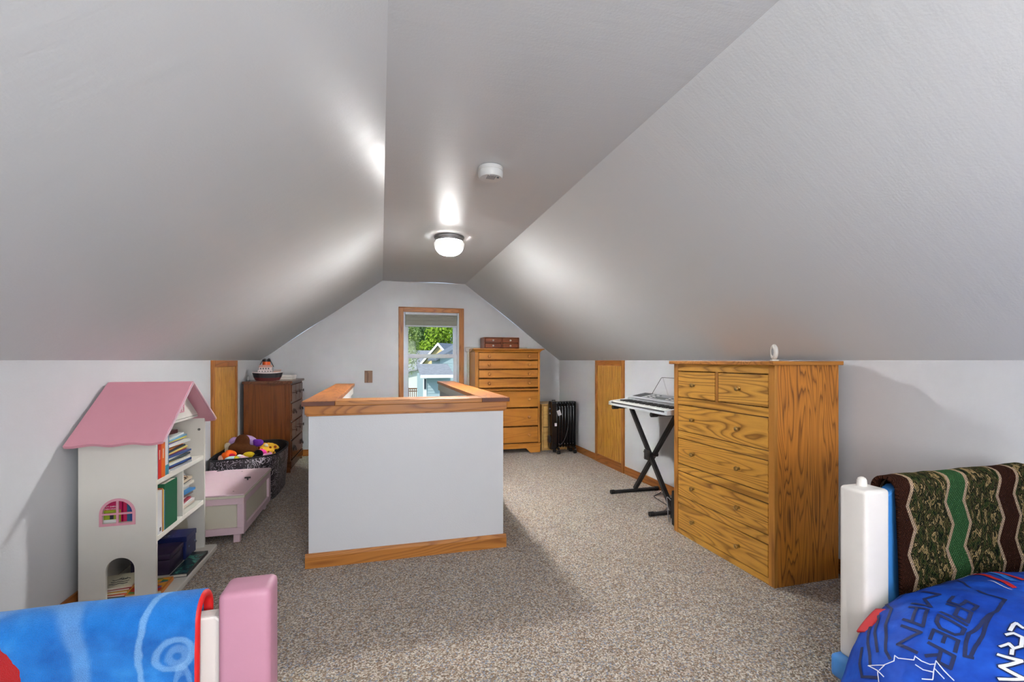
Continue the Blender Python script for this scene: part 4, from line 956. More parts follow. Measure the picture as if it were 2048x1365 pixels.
blob('maroon_plush_ring', [((-1.185, 4.49, .386), (.024, .014, .020))], fur('maroon_fur', (110, 24, 50), .7), 'small maroon toy peeking over the bin front', (-1.185, 4.49, .36))
og = blob('orange_plush_fish', [((-1.295, 4.555, .424), (.036, .035, .034)), ((-1.262, 4.60, .440), (.052, .03, .024), R_(.35, 'Y')), ((-1.28, 4.58, .38), (.06, .05, .04))], fur('orange_fur', (240, 104, 36), .7), 'orange plush toy at the left front of the bin', (-1.28, 4.57, .36))
blob('fin', [((-1.245, 4.56, .418), (.028, .02, .024))], fur('crimson_fur', (214, 30, 70), .7), '', None, root=og)
blob('cream_plush_ball', [((-1.335, 4.76, .475), (.030, .03, .034)), ((-1.335, 4.77, .43), (.03, .03, .03))], fur('oat_fur', (222, 206, 176), .8), 'cream fuzzy toy left of the brown plush', (-1.335, 4.76, .4))
blob('peach_plush', [((-1.325, 4.535, .405), (.020, .025, .030))], fur('peach_fur', (230, 180, 160), .8), 'peach plush toy in the left front corner of the bin', (-1.325, 4.535, .37))
# toys lower in the bin that carry the ones on top
for i, (x, y, r, rgb, nm, lb) in enumerate(((-1.25, 4.83, .105, (60, 80, 140), 'navy_plush', 'navy plush toy buried under the brown plush'), (-1.04, 4.80, .10, (90, 60, 60), 'dark_red_plush', 'dark red plush toy buried under the giraffe'), (-1.20, 4.60, .11, (70, 90, 80), 'dark_green_plush', 'dark green plush toy buried at the bin front'), (-1.17, 5.12, .15, (50, 46, 60), 'charcoal_plush', 'charcoal plush toy at the back of the bin'))):
    solo(nm, MB().sph((x, y, .19), (r, r, .175), 3), fur(nm+'_fur', rgb, .7), lb, 'plush toy', (x, y, .02), True, group='toys in the paisley bin')

# ================================================================== BEDS
def rpost(x0, x1, y0, y1, z0, z1, r, chamfer=0):
    mb = MB().box(x0, x1, y0, y1, z0, z1, r, 4)
    return mb
# ---- right bed (blue and white)
rb = thing('blue_toddler_bed', 'white and blue moulded toddler bed along the right wall', 'bed', (2.0, .55, 0))
PX0, PX1, PY0, PY1, PZ = 1.609, 1.722, 1.222, 1.322, .797
pst = finish('post', rpost(PX0, PX1, PY0, PY1, .18, PZ, .014), W['ivory'], rb, True)
finish('post_plug', MB().cyl((1.672, 1.285, PZ-.004), (1.672, 1.285, PZ+.02), .017, .015).sph((1.672, 1.285, PZ+.021), (.0145, .0145, .012)), W['ivory'], pst, True)
for x0, y0 in ((2.44, PY0), (PX0, -.20), (2.44, -.20)): finish('post', rpost(x0, x0+.113, y0, y0+.1, .18, PZ, .014), W['ivory'], rb, True)
finish('end_panel', MB().prism([(1.722, .19), (2.44, .19), (2.44, .74), (2.39, .795), (1.80, .795), (1.748, .765), (1.735, .70), (1.748, .62), (1.748, .50), (1.735, .42)], 1.25, 1.295, 'y', .006), W['blueplastic'], rb)
finish('end_panel', MB().prism([(1.722, .19), (2.44, .19), (2.44, .74), (2.39, .795), (1.80, .795), (1.722, .74)], -.18, -.135, 'y', .006), W['blueplastic'], rb)
finish('base_tray', MB().box(1.578, 2.565, -.22, 1.335, .10, .185, .018, 3), W['blueplastic'], rb, True)
finish('bolt', MB().cyl((1.577, 1.06, .145), (1.572, 1.06, .145), .009), W['nickel'], rb)
for x in (1.63, 2.44):
    for y in (-.15, 1.2): finish('foot', MB().box(x, x+.09, y, y+.09, 0, .105, .008), W['blueplastic'], rb, True)
finish('mattress', MB().box(1.66, 2.45, -.13, 1.20, .186, .40, .04, 4), W['mattress'], rb, True)
# ---- crocheted throw over the end panel
def crochet():
    t = NT('crochet_stripes'); uv = t.new('UVMap'); uv.uv_map = 'cloth'; s = t.new('SeparateXYZ'); t.link(uv.outputs[0], s.inputs[0])
    v = t.new('CombineXYZ'); t.link(s.outputs[0], v.inputs[0]); t.link(s.outputs[1], v.inputs[1]); v = v.outputs[0]
    zz = t.math('MULTIPLY', t.math('PINGPONG', t.math('ADD', s.outputs[1], .035), .085), .42)     # zigzag amplitude
    x = t.math('ADD', t.math('ADD', s.outputs[0], zz), t.math('MULTIPLY', t.noise(v, 5, 2), .015))
    stops = []; P = .655
    seq = [(.075, 'b'), (.016, 't'), (.172, 'c'), (.016, 't'), (.078, 'g'), (.016, 't'), (.165, 'c'), (.016, 't'), (.085, 'b'), (.016, 't'), (.18, 'c')]
    tot = sum(q[0] for q in seq)
    m_ = t.math('DIVIDE', t.math('MODULO', t.math('ADD', x, 0.0), tot), tot)
    # camo yarn: short streaks of tan, green, brown and black
    mp = t.new('Mapping'); mp.inputs['Scale'].default_value = (1.0, .55, 1); t.link(v, mp.inputs['Vector'])
    cn = t.noise(mp.outputs[0], 44, 3, .6, .4)
    camo = t.ramp(cn, [(.34, srgb(20, 24, 20)), (.42, srgb(56, 70, 36)), (.47, srgb(92, 82, 50)), (.51, srgb(26, 28, 20)), (.555, srgb(40, 46, 28)), (.58, srgb(190, 160, 112)), (.63, srgb(150, 128, 84)), (.68, srgb(52, 60, 36))])
    cols = {'b': srgb(60, 32, 22), 't': srgb(198, 168, 140), 'g': srgb(58, 98, 58), 'c': None}
    idx = {}
    col = None; acc = 0
    for i, (w_, k) in enumerate(seq):
        cc = camo if k == 'c' else cols[k]
        if col is None: col = t.mix(0.0, cc, cc)
        else: col = t.mix(t.math('GREATER_THAN', m_, acc/tot), col, cc)
        acc += w_
    st_ = t.math('MULTIPLY', t.math('SINE', t.math('MULTIPLY', x, 560.0)), t.math('SINE', t.math('MULTIPLY', s.outputs[1], 700.0)))
    dark = t.new('Mix', data_type='RGBA', blend_type='MULTIPLY'); dark.inputs[0].default_value = 1; t.link(col, dark.inputs[6])
    t.link(t.ramp(t.math('MULTIPLY_ADD', st_, .5, .5), [(0, (.62, .62, .62, 1)), (.6, (1, 1, 1, 1))]), dark.inputs[7])
    t.set(dark.outputs[2], .95, .05); t.bump(t.math('ADD', st_, t.noise(v, 300, 2)), .9, .006); return t.m
def draped(name, x0, x1, yf, yb, ztop, zf, zb, th, mat, parent=None, nx=60, nt=60, wave=.006, seed=0):
    """cloth over a board: front drop, rounded top, back drop; uv map 'cloth' in metres"""
    r = (yb-yf)/2; path = [(yf, zf)]; n1 = 24
    path += [(yf, zf+(ztop-r-zf)*i/n1) for i in range(1, n1+1)]
    path += [((yf+yb)/2-r*math.cos(PI*i/12), ztop-r+r*math.sin(PI*i/12)) for i in range(1, 13)]
    path += [(yb, ztop-r-(ztop-r-zb)*i/12) for i in range(1, 13)]
    acc = [0]
    for a, b in zip(path[:-1], path[1:]): acc.append(acc[-1]+math.hypot(a[0]-b[0], a[1]-b[1]))
    mb = MB(); bm = mb.bm; uvl = bm.loops.layers.uv.new('cloth'); V = []; U = {}
    for i in range(nx+1):
        x = x0+(x1-x0)*i/nx; row = []
        for j, (y, z) in enumerate(path):
            dn = noise.noise(Vector((x*7+seed, z*4, 1.3)))*wave + noise.noise(Vector((x*22+seed, z*9, 4)))*wave*.35
            side = -1 if y < (yf+yb)/2 else 1
            fl = max(0, ztop-r-z)*.10
            vv = bm.verts.new((x, y+side*(abs(dn)+fl*.35), z+dn*.6)); U[vv] = (x-x0, acc[j]); row.append(vv)
        V.append(row)
    for a, b in zip(V[:-1], V[1:]):
        for j in range(len(path)-1):
            f = bm.faces.new((a[j], b[j], b[j+1], a[j+1]))
            for lp in f.loops: lp[uvl].uv = U[lp.vert]
    return mb
mb = draped('x', 1.762, 2.50, 1.236, 1.309, .818, .34, .46, .012, None, seed=3)
bmesh.ops.translate(mb.bm, vec=(-2.1, -1.27, -.80), verts=mb.bm.verts)
th_ = finish('crochet_throw', mb, crochet(), None, True, 180); th_.location = (2.1, 1.27, .80); ORG[th_.name] = Vector((2.1, 1.27, .80))
tag(th_, 'crocheted camouflage, brown and green zigzag throw over the blue bed end', 'throw blanket')
md = th_.modifiers.new('thickness', 'SOLIDIFY'); md.thickness = .012; md.offset = 1
# ---- comforter
CT = [(1.43,.09),(1.405,.20),(1.45,.32),(1.54,.42),(1.66,.485),(1.82,.52),(2.05,.53),(2.3,.515),(2.50,.47)]
PL = []
for i in range(len(CT)-1):
    a, b, c, d = CT[max(i-1, 0)], CT[i], CT[i+1], CT[min(i+2, len(CT)-1)]
    for j in range(8):
        t = j/8; PL.append(tuple(.5*(2*b[n]+(c[n]-a[n])*t+(2*a[n]-5*b[n]+4*c[n]-d[n])*t*t+(3*b[n]-a[n]-3*c[n]+d[n])*t**3) for n in (0, 1)))
PL.append(CT[-1]); AL = [0]
for a, b in zip(PL[:-1], PL[1:]): AL.append(AL[-1]+math.hypot(a[0]-b[0], a[1]-b[1]))
def comf(p, y, off=0, wr=1):
    p = min(max(p, 0), AL[-1]-1e-6); i = 0
    while AL[i+1] < p: i += 1
    t = (p-AL[i])/(AL[i+1]-AL[i]); x = PL[i][0]+(PL[i+1][0]-PL[i][0])*t; z = PL[i][1]+(PL[i+1][1]-PL[i][1])*t
    d = Vector((PL[i+1][0]-PL[i][0], PL[i+1][1]-PL[i][1])).normalized(); nx_, nz_ = -d.y, d.x
    e = max(0, (y-.98)/.2); z -= .06*e*e*min(1, (z-.09)/.2); x += .05*e*e*max(0, 1-p/.5)
    k = wr*(.012*noise.noise(Vector((p*6, y*6, .7)))+.009*noise.noise(Vector((p*17, y*12, 2.7)))-.008*abs(noise.noise(Vector((p*9+y*5, y*7, 5.1))))) + off
    return Vector((x+nx_*k, y, z+nz_*k))
W['comforter'] = None
t = NT('comforter_cloth'); v = t.obj(); n = t.noise(v, 10, 3, .6)
t.set(t.ramp(n, [(.3, srgb(8, 50, 142)), (.5, srgb(14, 66, 168)), (.7, srgb(24, 84, 190))]), .6, .25); t.bump(t.noise(v, 60, 3), .15, .01); W['comforter'] = t.m
W['navyprint'] = plain('navy_print', (10, 28, 78), .65, vary=.08); W['whiteprint'] = plain('white_print', (222, 226, 234), .65, vary=.03); W['redprint'] = plain('red_print', (196, 24, 34), .6, vary=.15)
W['blueprint'] = plain('light_blue_print', (30, 120, 214), .6)
cf = thing('blue_comforter', 'bright blue comforter with navy, white and red print on the right bed', 'comforter', (2.0, .6, .4))
YB0, YB1 = -.10, 1.192
mb = MB().grid(lambda u, v: comf(u*AL[-1], YB0+(YB1-YB0)*v), 90, 90)
q = finish('quilt', mb, W['comforter'], cf, True, 180); md = q.modifiers.new('thickness', 'SOLIDIFY'); md.thickness = .02; md.offset = -1
mb = MB().grid(lambda u, v: comf(.36+u*.12, 1.165+.038*v, -.004+.008*v, 0), 20, 6)
lq = finish('red_reflection_strip', mb, W['redprint'], cf, True, 180); md = lq.modifiers.new('thickness', 'SOLIDIFY'); md.thickness = .006  # red strip added in place of the red reflected on the post
def ribbon(mb, pts, wd, off, closed=False, step=.008):
    """flat printed stroke that follows the quilt; pts in (arc p, y)"""
    pts = [Vector(p) for p in pts]; out = []
    for a, b in zip(pts[:-1], pts[1:]):
        L = (b-a).length; k = max(1, int(L/step)); d = (b-a).normalized(); nn = Vector((-d.y, d.x))*wd/2
        aa, bb = a-d*wd*.35, b+d*wd*.35; rows = []
        for i in range(k+1):
            c = aa.lerp(bb, i/k); rows.append([mb.bm.verts.new(comf(*(c+nn*s), off)) for s in (-1, 0, 1)])
        for r0, r1 in zip(rows[:-1], rows[1:]):
            for s in (0, 1): mb.bm.faces.new((r0[s], r0[s+1], r1[s+1], r1[s]))
    return mb
FONT = {'S': ([[(.62,1),(0,1),(0,.55),(.62,.48),(.62,0),(0,0)]], .82), 'P': ([[(0,0),(0,1),(.6,1),(.6,.5),(.0,.5)]], .8), 'I': ([[(.0,0),(.0,1)]], .26), 'D': ([[(0,0),(0,1),(.4,1),(.62,.8),(.62,.2),(.4,0),(0,0)]], .86),
        'E': ([[(.55,1),(0,1),(0,0),(.55,0)],[(0,.5),(.42,.5)]], .76), 'R': ([[(0,0),(0,1),(.6,1),(.6,.5),(0,.5)],[(.25,.5),(.6,0)]], .8), 'M': ([[(0,0),(0,1),(.42,.4),(.84,1),(.84,0)]], 1.06), 'A': ([[(0,0),(0,1),(.62,1),(.62,0)],[(0,.45),(.62,.45)]], .84), 'N': ([[(0,0),(0,1),(.62,0),(.62,1)]], .7)}
def lettering(word, p0, p1, y0, y1, h, wd):
    tot = sum(FONT[c][1] for c in word); x = 0; mb = MB()
    for c in word:
        for st_ in FONT[c][0]:
            pts = []
            for (a, b) in st_:
                f = (x+a)/tot; pts.append((p0+(p1-p0)*f, y0+(y1-y0)*f-h*b))
            ribbon(mb, pts, wd, .0025)
        x += FONT[c][1]
    return mb
finish('lettering', lettering('SPIDER', .605, .330, 1.050, .972, .062, .0095), W['navyprint'], cf)
finish('lettering', lettering('MAN', .600, .330, 1.138, 1.050, .054, .0095), W['navyprint'], cf)
LN = {'A1': [(0.513, 1.19), (0.474, 1.149), (0.388, 1.115), (0.306, 1.074), (0.289, 1.055)], 'A2': [(0.439, 1.171), (0.355, 1.134), (0.297, 1.098)], 'A3': [(0.383, 1.168), (0.319, 1.142), (0.275, 1.113), (0.249, 1.099)],
'A4': [(0.298, 1.153), (0.243, 1.134), (0.205, 1.112), (0.22, 1.064)], 'B1': [(0.709, 1.045), (0.693, 1.014), (0.692, 0.967), (0.616, 0.948), (0.524, 0.939), (0.475, 0.939), (0.397, 0.908), (0.403, 0.893)],
'B2': [(0.59, 0.944), (0.526, 0.928), (0.456, 0.907), (0.405, 0.898)], 'C1': [(0.551, 1.18), (0.676, 1.17), (0.79, 1.15), (0.721, 1.071)]}
mb = MB()
for k, pts in LN.items(): ribbon(mb, pts, .009 if k != 'C1' else .006, .0020)
finish('navy_outlines', mb, W['navyprint'], cf)
WB = {'W1': [(0.303, 1.046), (0.3, 1.034), (0.315, 0.996), (0.327, 0.998)], 'W2': [(0.326, 0.997), (0.323, 0.979), (0.326, 0.958), (0.334, 0.947)], 'W3': [(0.305, 0.987), (0.303, 0.966), (0.311, 0.943)], 'W4': [(0.343, 0.95), (0.329, 0.924), (0.318, 0.895)],
'W5': [(0.343, 0.95), (0.294, 0.938)], 'W6': [(0.322, 0.945), (0.31, 0.916)], 'W7': [(0.244, 1.103), (0.262, 1.062), (0.287, 1.041), (0.303, 1.046)], 'W8': [(0.244, 1.103), (0.24, 1.069), (0.211, 1.055)], 'W9': [(0.24, 1.069), (0.231, 1.046)], 'W10': [(0.263, 1.059), (0.243, 1.065)],
'W11': [(0.279, 0.958), (0.292, 0.938)], 'W12': [(0.833, 1.17), (0.954, 1.16)], 'W13': [(0.81, 1.074), (0.783, 0.999)], 'W14': [(1.069, 1.156), (1.103, 1.133)]}
mb = MB()
for pts in WB.values(): ribbon(mb, pts, .0028, .0030, step=.004)
finish('web_lines', mb, W['whiteprint'], cf)['kind'] = 'stuff'
mb = MB()
for pts in ([(0.906, 1.18), (0.874, 1.11), (0.826, 1.049), (0.806, 1.006)], [(0.962, 1.175), (0.935, 1.119), (0.9, 1.055), (0.882, 1.022)]): ribbon(mb, pts, .013, .0026)
finish('red_streaks', mb, W['redprint'], cf)
mb = MB(); ribbon(mb, [(0.925, 1.13), (.895, 1.08), (.85, 1.03)], .016, .0022); finish('blue_streak', mb, W['blueprint'], cf)
TX = [[(0.45, 0.859), (0.46, 0.816), (0.419, 0.841), (0.42, 0.795), (0.383, 0.826)], [(0.481, 0.87), (0.501, 0.862), (0.489, 0.845), (0.505, 0.837), (0.538, 0.85), (0.542, 0.871), (0.529, 0.88)], [(0.482, 0.845), (0.469, 0.84)], [(0.549, 0.882), (0.583, 0.893), (0.597, 0.893), (0.586, 0.873)],
      [(.338, .79), (.36, .80), (.36, .76), (.338, .75)]]
mb = MB(); mo = MB()
for pts in TX: ribbon(mb, pts, .0085, .0040, step=.004); ribbon(mo, pts, .0145, .0030, step=.004)
finish('large_lettering', mb, W['whiteprint'], cf); finish('lettering_outline', mo, W['navyprint'], cf)

# ---- left bed (pink)
lb = thing('pink_toddler_bed', 'pink and white moulded toddler bed along the left wall', 'bed', (-.9, .6, 0))
LX0, LX1, LY0, LY1, LZ = -.388, -.270, 1.302, 1.405, .672
pk = finish('post', rpost(LX0, LX1, LY0, LY1, .0, LZ, .016), W['pinkplastic'], lb, True)
for x0, y0 in ((-1.44, LY0), (LX0, -.18), (-1.44, -.18)): finish('post', rpost(x0, x0+.118, y0, y0+.103, 0, LZ, .016), W['pinkplastic'], lb, True)
finish('end_panel', MB().prism([(-1.322, .12), (-.388, .12), (-.388, .20), (-.408, .24), (-.402, .34), (-.388, .42), (-.388, .592), (-.40, .605), (-1.31, .605), (-1.322, .59)], 1.335, 1.378, 'y', .006), W['ivory'], lb)
finish('end_panel', MB().prism([(-1.322, .12), (-.388, .12), (-.388, .592), (-.40, .605), (-1.31, .605), (-1.322, .59)], -.15, -.107, 'y', .006), W['ivory'], lb)
for x0 in (-1.40, -.36): finish('side_rail', MB().box(x0, x0+.05, -.077, 1.302, .10, .22, .012, 3), W['pinkplastic'], lb, True)
finish('mattress', MB().box(-1.345, -.365, -.10, 1.325, .14, .36, .04, 4), W['mattress'], lb, True)
def plush_blanket():
    t = NT('blue_plush_print'); uv = t.new('UVMap'); uv.uv_map = 'cloth'; s = t.new('SeparateXYZ'); t.link(uv.outputs[0], s.inputs[0])
    v = uv.outputs[0]; n = t.noise(v, 9, 3, .6); fz = t.noise(v, 420, 2, .7); x, y = s.outputs[0], s.outputs[1]
    base = t.ramp(n, [(.3, srgb(18, 96, 176)), (.55, srgb(30, 122, 204)), (.75, srgb(62, 152, 224))])
    jig = t.math('MULTIPLY_ADD', t.noise(v, 26, 2), .016, -.008)
    def ring(cx, cy, rx, ry, w_):
        a = t.math('DIVIDE', t.math('SUBTRACT', x, cx), rx); b = t.math('DIVIDE', t.math('SUBTRACT', y, cy), ry)
        d = t.math('SQRT', t.math('ADD', t.math('POWER', a, 2), t.math('POWER', b, 2)))
        d = t.math('ADD', d, t.math('DIVIDE', jig, min(rx, ry)))
        q_ = t.new('MapRange', interpolation_type='SMOOTHSTEP'); t.link(t.math('ABSOLUTE', t.math('SUBTRACT', d, 1.0)), q_.inputs[0])
        q_.inputs[1].default_value = w_*.5; q_.inputs[2].default_value = w_*1.4; q_.inputs[3].default_value = 1; q_.inputs[4].default_value = 0
        return d, t.math('MULTIPLY', q_.outputs[0], t.math('MULTIPLY_ADD', fz, 1.0, .35))
    col = base
    pale = srgb(150, 196, 234)
    W_ = 1.0; x1 = .895          # blanket runs 0..x1 in u (left wall to right hem)
    for (cx, cy, rx, ry, w_, f) in ((.90, .36, .135, .20, .05, .6), (.838, .345, .038, .036, .2, .5), (.845, .34, .018, .018, .5, .35), (.53, .31, .125, .20, .14, .32), (.855, .26, .016, .05, .3, .35)):
        d, m_ = ring(cx, cy, rx, ry, w_); col = t.mix(t.math('MULTIPLY', m_, f), col, pale)
    d, _ = ring(.46, .27, .095, .165, .1); red = t.math('LESS_THAN', d, 1.0)
    col = t.mix(red, col, srgb(176, 24, 28))
    mul = t.new('Mix', data_type='RGBA', blend_type='MULTIPLY'); mul.inputs[0].default_value = .5; t.link(col, mul.inputs[6]); t.link(t.ramp(fz, [(.3, (.7,.7,.7,1)), (.6, (1,1,1,1))]), mul.inputs[7])
    t.set(mul.outputs[2], .9, .1, sheen=.15); t.bump(t.math('ADD', fz, t.math('MULTIPLY', n, .5)), .7, .006); return t.m
mb = draped('x', -1.315, -.435, 1.315, 1.398, .652, .20, .30, .02, None, seed=11, wave=.008)
bmesh.ops.translate(mb.bm, vec=(.88, -1.36, -.62), verts=mb.bm.verts)
bl = finish('plush_blanket', mb, plush_blanket(), None, True, 180); bl.location = (-.88, 1.36, .62); ORG[bl.name] = Vector((-.88, 1.36, .62))
tag(bl, 'blue plush blanket with red binding hung over the pink bed end', 'blanket')
md = bl.modifiers.new('thickness', 'SOLIDIFY'); md.thickness = .014; md.offset = 1
pts = []
yf, yb, ztop, r = 1.315-.005, 1.398+.004, .652+.002, (1.398-1.315)/2+.005
for i in range(13): pts.append((-.437, yf-.014*(1-i/12), .20+(ztop-r-.20)*i/12))
for i in range(1, 13): pts.append((-.437, (yf+yb)/2-r*math.cos(PI*i/12), ztop-r+r*math.sin(PI*i/12)))
for i in range(1, 7): pts.append((-.437, yb+.006*i/6, ztop-r-(ztop-r-.30)*i/6))
mb = MB()
def strip(P, wx, th):
    b = MB(); V = []
    for i, p in enumerate(P):
        p = Vector(p); d = (Vector(P[min(i+1, len(P)-1)])-Vector(P[max(i-1, 0)])).normalized(); n = Vector((1, 0, 0)).cross(d)
        V.append([b.bm.verts.new(p+Vector((wx*sx/2, 0, 0))+n*th*sn/2) for sx, sn in ((-1, -1), (-1, 1), (-.3, 1.5), (.6, 1.5), (1, .6), (1, -.6), (.6, -1.2), (-.3, -1.2))])
    for a, c in zip(V[:-1], V[1:]):
        for k in range(8): b.bm.faces.new((a[k], a[(k+1) % 8], c[(k+1) % 8], c[k]))
    b.bm.faces.new(V[0]); b.bm.faces.new(V[-1]); return b
W['redbind'] = plain('red_satin_binding', (206, 20, 22), .5, vary=.08)
finish('binding', strip(pts, .020, .012), W['redbind'], bl, True, 60)

# ================================================================== OUTSIDE THE WINDOW
GZ = -3.2
def leafmat(name, a, b, c):
    t = NT(name); v = t.obj(); n = t.noise(v, 1.6, 4, .7); n2 = t.noise(v, 9, 2)
    f = t.math('MULTIPLY_ADD', n2, .5, t.math('MULTIPLY', n, .6))
    t.set(t.ramp(f, [(.35, srgb(a)), (.55, srgb(b)), (.75, srgb(c))]), .7, .2); return t.m
W['bark'] = plain('bark', (92, 76, 62), .9, bump=.6, bscale=20)
def tree(name, label, loc, rx, rz, h, mat, n, ls, seed, clumps=14):
    rr = random.Random(seed); tr_ = thing(name, label, 'tree', loc, group='trees outside the window', local=True)
    finish('trunk', MB().cyl((0, 0, 0), (0, 0, h), rx*.07, rx*.03, 10), W['bark'], tr_, True)
    V, F = [], []
    cl_ = []
    for k in range(clumps):
        a = rr.uniform(0, 2*PI); q = rr.uniform(-1, 1); s = rr.uniform(.35, .8); e = math.sqrt(1-q*q)
        cl_.append((Vector((rx*s*e*math.cos(a), rx*s*e*math.sin(a), h+rz*s*q)), rr.uniform(.30, .5)))
    for i in range(n):
        c, cr_ = cl_[i % clumps]
        while True:
            d = Vector((rr.gauss(0, 1), rr.gauss(0, 1), rr.gauss(0, 1))); 
            if d.length > .01: break
        d.normalize(); p = c+Vector((d.x*rx, d.y*rx, d.z*rz))*cr_*rr.uniform(.75, 1.0)
        nrm = (d+Vector((rr.uniform(-.6, .6), rr.uniform(-.6, .6), rr.uniform(-.2, .9)))).normalized(); u = nrm.orthogonal().normalized(); w_ = nrm.cross(u)
        a = rr.uniform(0, PI); u, w_ = u*math.cos(a)+w_*math.sin(a), w_*math.cos(a)-u*math.sin(a)
        s = ls*rr.uniform(.6, 1.3); k = len(V)
        V += [p-u*s, p-w_*s*.45, p+u*s, p+w_*s*.45]; F.append((k, k+1, k+2, k+3))
    me = bpy.data.meshes.new('foliage'); me.from_pydata([tuple(v) for v in V], [], F); me.materials.append(mat)
    o = bpy.data.objects.new('foliage', me); C.objects.link(o); o.parent = tr_; o['kind'] = 'stuff'
    return tr_
W['lfdark'] = leafmat('dark_leaves', (58, 84, 44), (96, 128, 66), (140, 166, 96)); W['lflime'] = leafmat('lime_leaves', (84, 118, 26), (130, 164, 40), (180, 200, 80)); W['lfpale'] = leafmat('pale_leaves', (84, 112, 40), (140, 160, 84), (206, 212, 176)); W['lfmid'] = leafmat('mid_leaves', (70, 104, 44), (116, 150, 70), (160, 186, 100))
tree('pale_leafy_tree', 'sunlit pale-leaved tree at the left edge of the far window', (1.45, 30, GZ), 1.0, 2.2, 5.6, W['lfpale'], 5200, .075, 5, 40)
tree('dark_tree', 'dark green tree filling the middle of the far window', (5.5, 74, GZ), 4.6, 6.0, 7.0, W['lfdark'], 7000, .30, 1)
tree('dark_tree', 'dark green tree behind the pale-leaved tree', (-1.2, 65, GZ), 4.2, 5.5, 6.6, W['lfmid'], 3600, .42, 2)
tree('lime_tree', 'bright lime green tree behind the grey roof at right', (8.4, 61, GZ), 3.6, 4.6, 6.6, W['lflime'], 7000, .22, 3)
tree('lime_tree', 'low lime green tree between the dark tree and the gabled house', (4.9, 64, GZ), 1.7, 2.2, 5.4, W['lflime'], 2600, .18, 4)
tree('tall_tree', 'tall green tree at the far back right of the window', (13.4, 70, GZ), 4.4, 6, 7.5, W['lfmid'], 3000, .42, 6)
def grassmat():
    t = NT('lawn'); v = t.obj(); t.set(t.ramp(t.noise(v, 3, 4, .7), [(.3, srgb(70, 96, 46)), (.7, srgb(120, 144, 74))]), .95, .1); return t.m
struct('ground', MB().box(-60, 90, 8, 110, GZ-.3, GZ), grassmat())
def shingle(name, rgb):
    t = NT(name); v = t.obj(); n = t.noise(v, 7, 4, .7); c = srgb(rgb)
    t.set(t.mix(t.ramp(n, [(.35, (0,0,0,1)), (.65, (1,1,1,1))]), tuple(x*.7 for x in c[:3])+(1,), c), .9, .2); t.bump(n, .4, .03); return t.m
W['shg'] = shingle('grey_shingles', (150, 152, 158)); W['shd'] = shingle('slate_shingles', (118, 126, 140)); W['sidblue'] = plain('pale_blue_siding', (168, 188, 196), .6, vary=.03)
W['sidyel'] = plain('pale_yellow_siding', (232, 208, 158), .6, vary=.03); W['sidwhite'] = plain('white_siding', (236, 236, 232), .6, vary=.02); W['extwhite'] = plain('white_fascia', (236, 238, 240), .5, vary=.02)
W['tan'] = plain('tan_siding', (222, 190, 140), .7); W['deckwood'] = plain('stained_deck_wood', (116, 74, 48), .7); W['darkglass'] = plain('dark_window_glass', (46, 54, 62), .15)
def lap(root, x0, x1, y, z0, z1, mat, step=.12):
    k = int((z1-z0)/step)
    mb = MB()
    for i in range(k):
        z = z0+i*step; mb.prism([(y, z), (y-.02, z), (y-.004, z+step), (y, z+step)], x0, x1, 'x')
    o = finish('lap_siding', mb, mat, root); o['kind'] = 'stuff'; return o
# nearer pale blue wing
wg = thing('blue_sided_wing', 'pale blue sided house wing with grey shingled lean-to roof outside the window', 'house', (2.2, 20, GZ))
finish('wall', MB().box(1.68, 2.78, 19.42, 23, GZ, .62), W['sidblue'], wg); lap(wg, 1.80, 2.78, 19.42, -1.2, .58, W['sidblue'])
finish('corner_board', MB().box(1.66, 1.80, 19.38, 19.46, GZ, .6), W['extwhite'], wg)
finish('roof', MB().prism([(18.85, .60), (18.85, .66), (20.9, 1.09), (20.9, 1.03)], 1.50, 2.86, 'x'), W['shg'], wg)
finish('fascia', MB().box(1.50, 2.86, 18.82, 18.86, .54, .665), W['extwhite'], wg)
f = finish('window', MB().box(1.68, 1.79, 19.36, 19.40, .05, .50), W['extwhite'], wg); finish('pane', MB().box(1.695, 1.775, 19.35, 19.37, .07, .48), W['darkglass'], f)
# blue wall further back
bh = thing('blue_house', 'light blue house wall behind the shingled wing', 'house', (5.0, 36, GZ))
finish('wall', MB().box(4.35, 9.0, 36, 42, GZ, 1.45), W['sidblue'], bh); lap(bh, 4.35, 9.0, 36, -1, 1.4, W['sidblue'], .2)
finish('roof', MB().prism([(4.0, 1.35), (6.7, 2.9), (9.4, 1.35), (9.4, 1.2), (6.7, 2.75), (4.0, 1.2)], 35.7, 42.3, 'y'), W['shd'], bh)
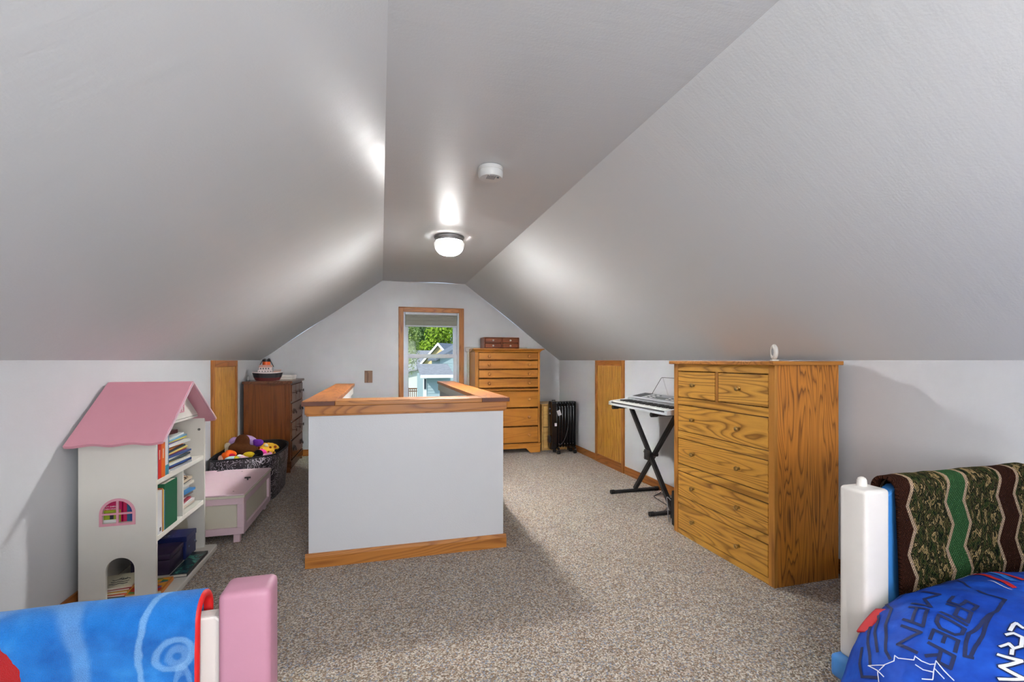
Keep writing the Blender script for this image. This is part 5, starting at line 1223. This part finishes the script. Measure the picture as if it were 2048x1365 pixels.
# gabled yellow house
gh = thing('gabled_house', 'pale yellow gabled house with white rake boards and grey roof', 'house', (5.55, 46, GZ), math.radians(-38), local=True)
pz = 3.2+2.95; hw = 3.0; ez = pz-hw*1.0
finish('wall', MB().prism([(-hw, 0), (hw, 0), (hw, ez), (0, pz-.1), (-hw, ez)], 0, 9, 'y'), W['sidyel'], gh)
for s, nm in ((-1, 'roof_slope'), (1, 'roof_slope')): finish(nm, MB().prism([(0, pz), (s*(hw+.3), ez-.3), (s*(hw+.3), ez-.45), (0, pz-.15)], -.35, 9.3, 'y'), W['shd'], gh)
for s in (-1, 1): finish('rake_board', MB().prism([(0, pz+.02), (s*(hw+.3), ez-.28), (s*(hw+.3), ez-.55), (0, pz-.25)], -.42, -.34, 'y'), W['extwhite'], gh)
f = finish('window', MB().box(-.5, .5, -.05, .02, 3.6, 4.7), W['extwhite'], gh); finish('pane', MB().box(-.4, .4, -.07, -.04, 3.7, 4.6), W['darkglass'], f)
# grey roofed garage at left
ga = thing('garage', 'tan garage with long grey shingled roof at the left of the window view', 'garage', (3.4, 54, GZ))
finish('wall', MB().box(1.0, 5.6, 52.5, 58, GZ, .55), W['tan'], ga); finish('roof', MB().prism([(52.0, .52), (52.0, .62), (55.2, 2.4), (58.4, .62), (58.4, .52), (55.2, 2.28)], .6, 6.0, 'x'), W['shg'], ga)
finish('fascia', MB().box(.6, 6.0, 51.95, 52.0, .44, .62), W['extwhite'], ga)
# white house
wh = thing('white_house', 'bright sunlit white house wall at lower left of the window view', 'house', (1.6, 36, GZ))
finish('wall', MB().prism([(.2, GZ), (2.9, GZ), (2.9, .62), (.2, -.05)], 34, 40, 'y'), W['sidwhite'], wh); finish('roof', MB().prism([(.0, -.06), (3.05, .70), (3.05, .82), (.0, .06)], 33.7, 40.3, 'y'), W['shg'], wh)
# deck with railing
dk_ = thing('deck_railing', 'brown wooden deck railing at the bottom of the far window', 'railing', (1.8, 26, -1.2))
finish('deck_floor', MB().box(.6, 2.15, 26, 29, -1.3, -1.2), W['deckwood'], dk_)
finish('top_rail', MB().box(.6, 2.15, 25.96, 26.08, -.33, -.27), W['deckwood'], dk_); finish('mid_rail', MB().box(.6, 2.15, 25.98, 26.06, -.46, -.41), W['deckwood'], dk_)
for i in range(14): finish('baluster', MB().box(.68+i*.105, .715+i*.105, 26.0, 26.04, -1.2, -.33), W['deckwood'], dk_)
for x in (.6, 1.38, 2.07): finish('post', MB().box(x, x+.09, 25.98, 26.07, GZ, -.25), W['deckwood'], dk_)
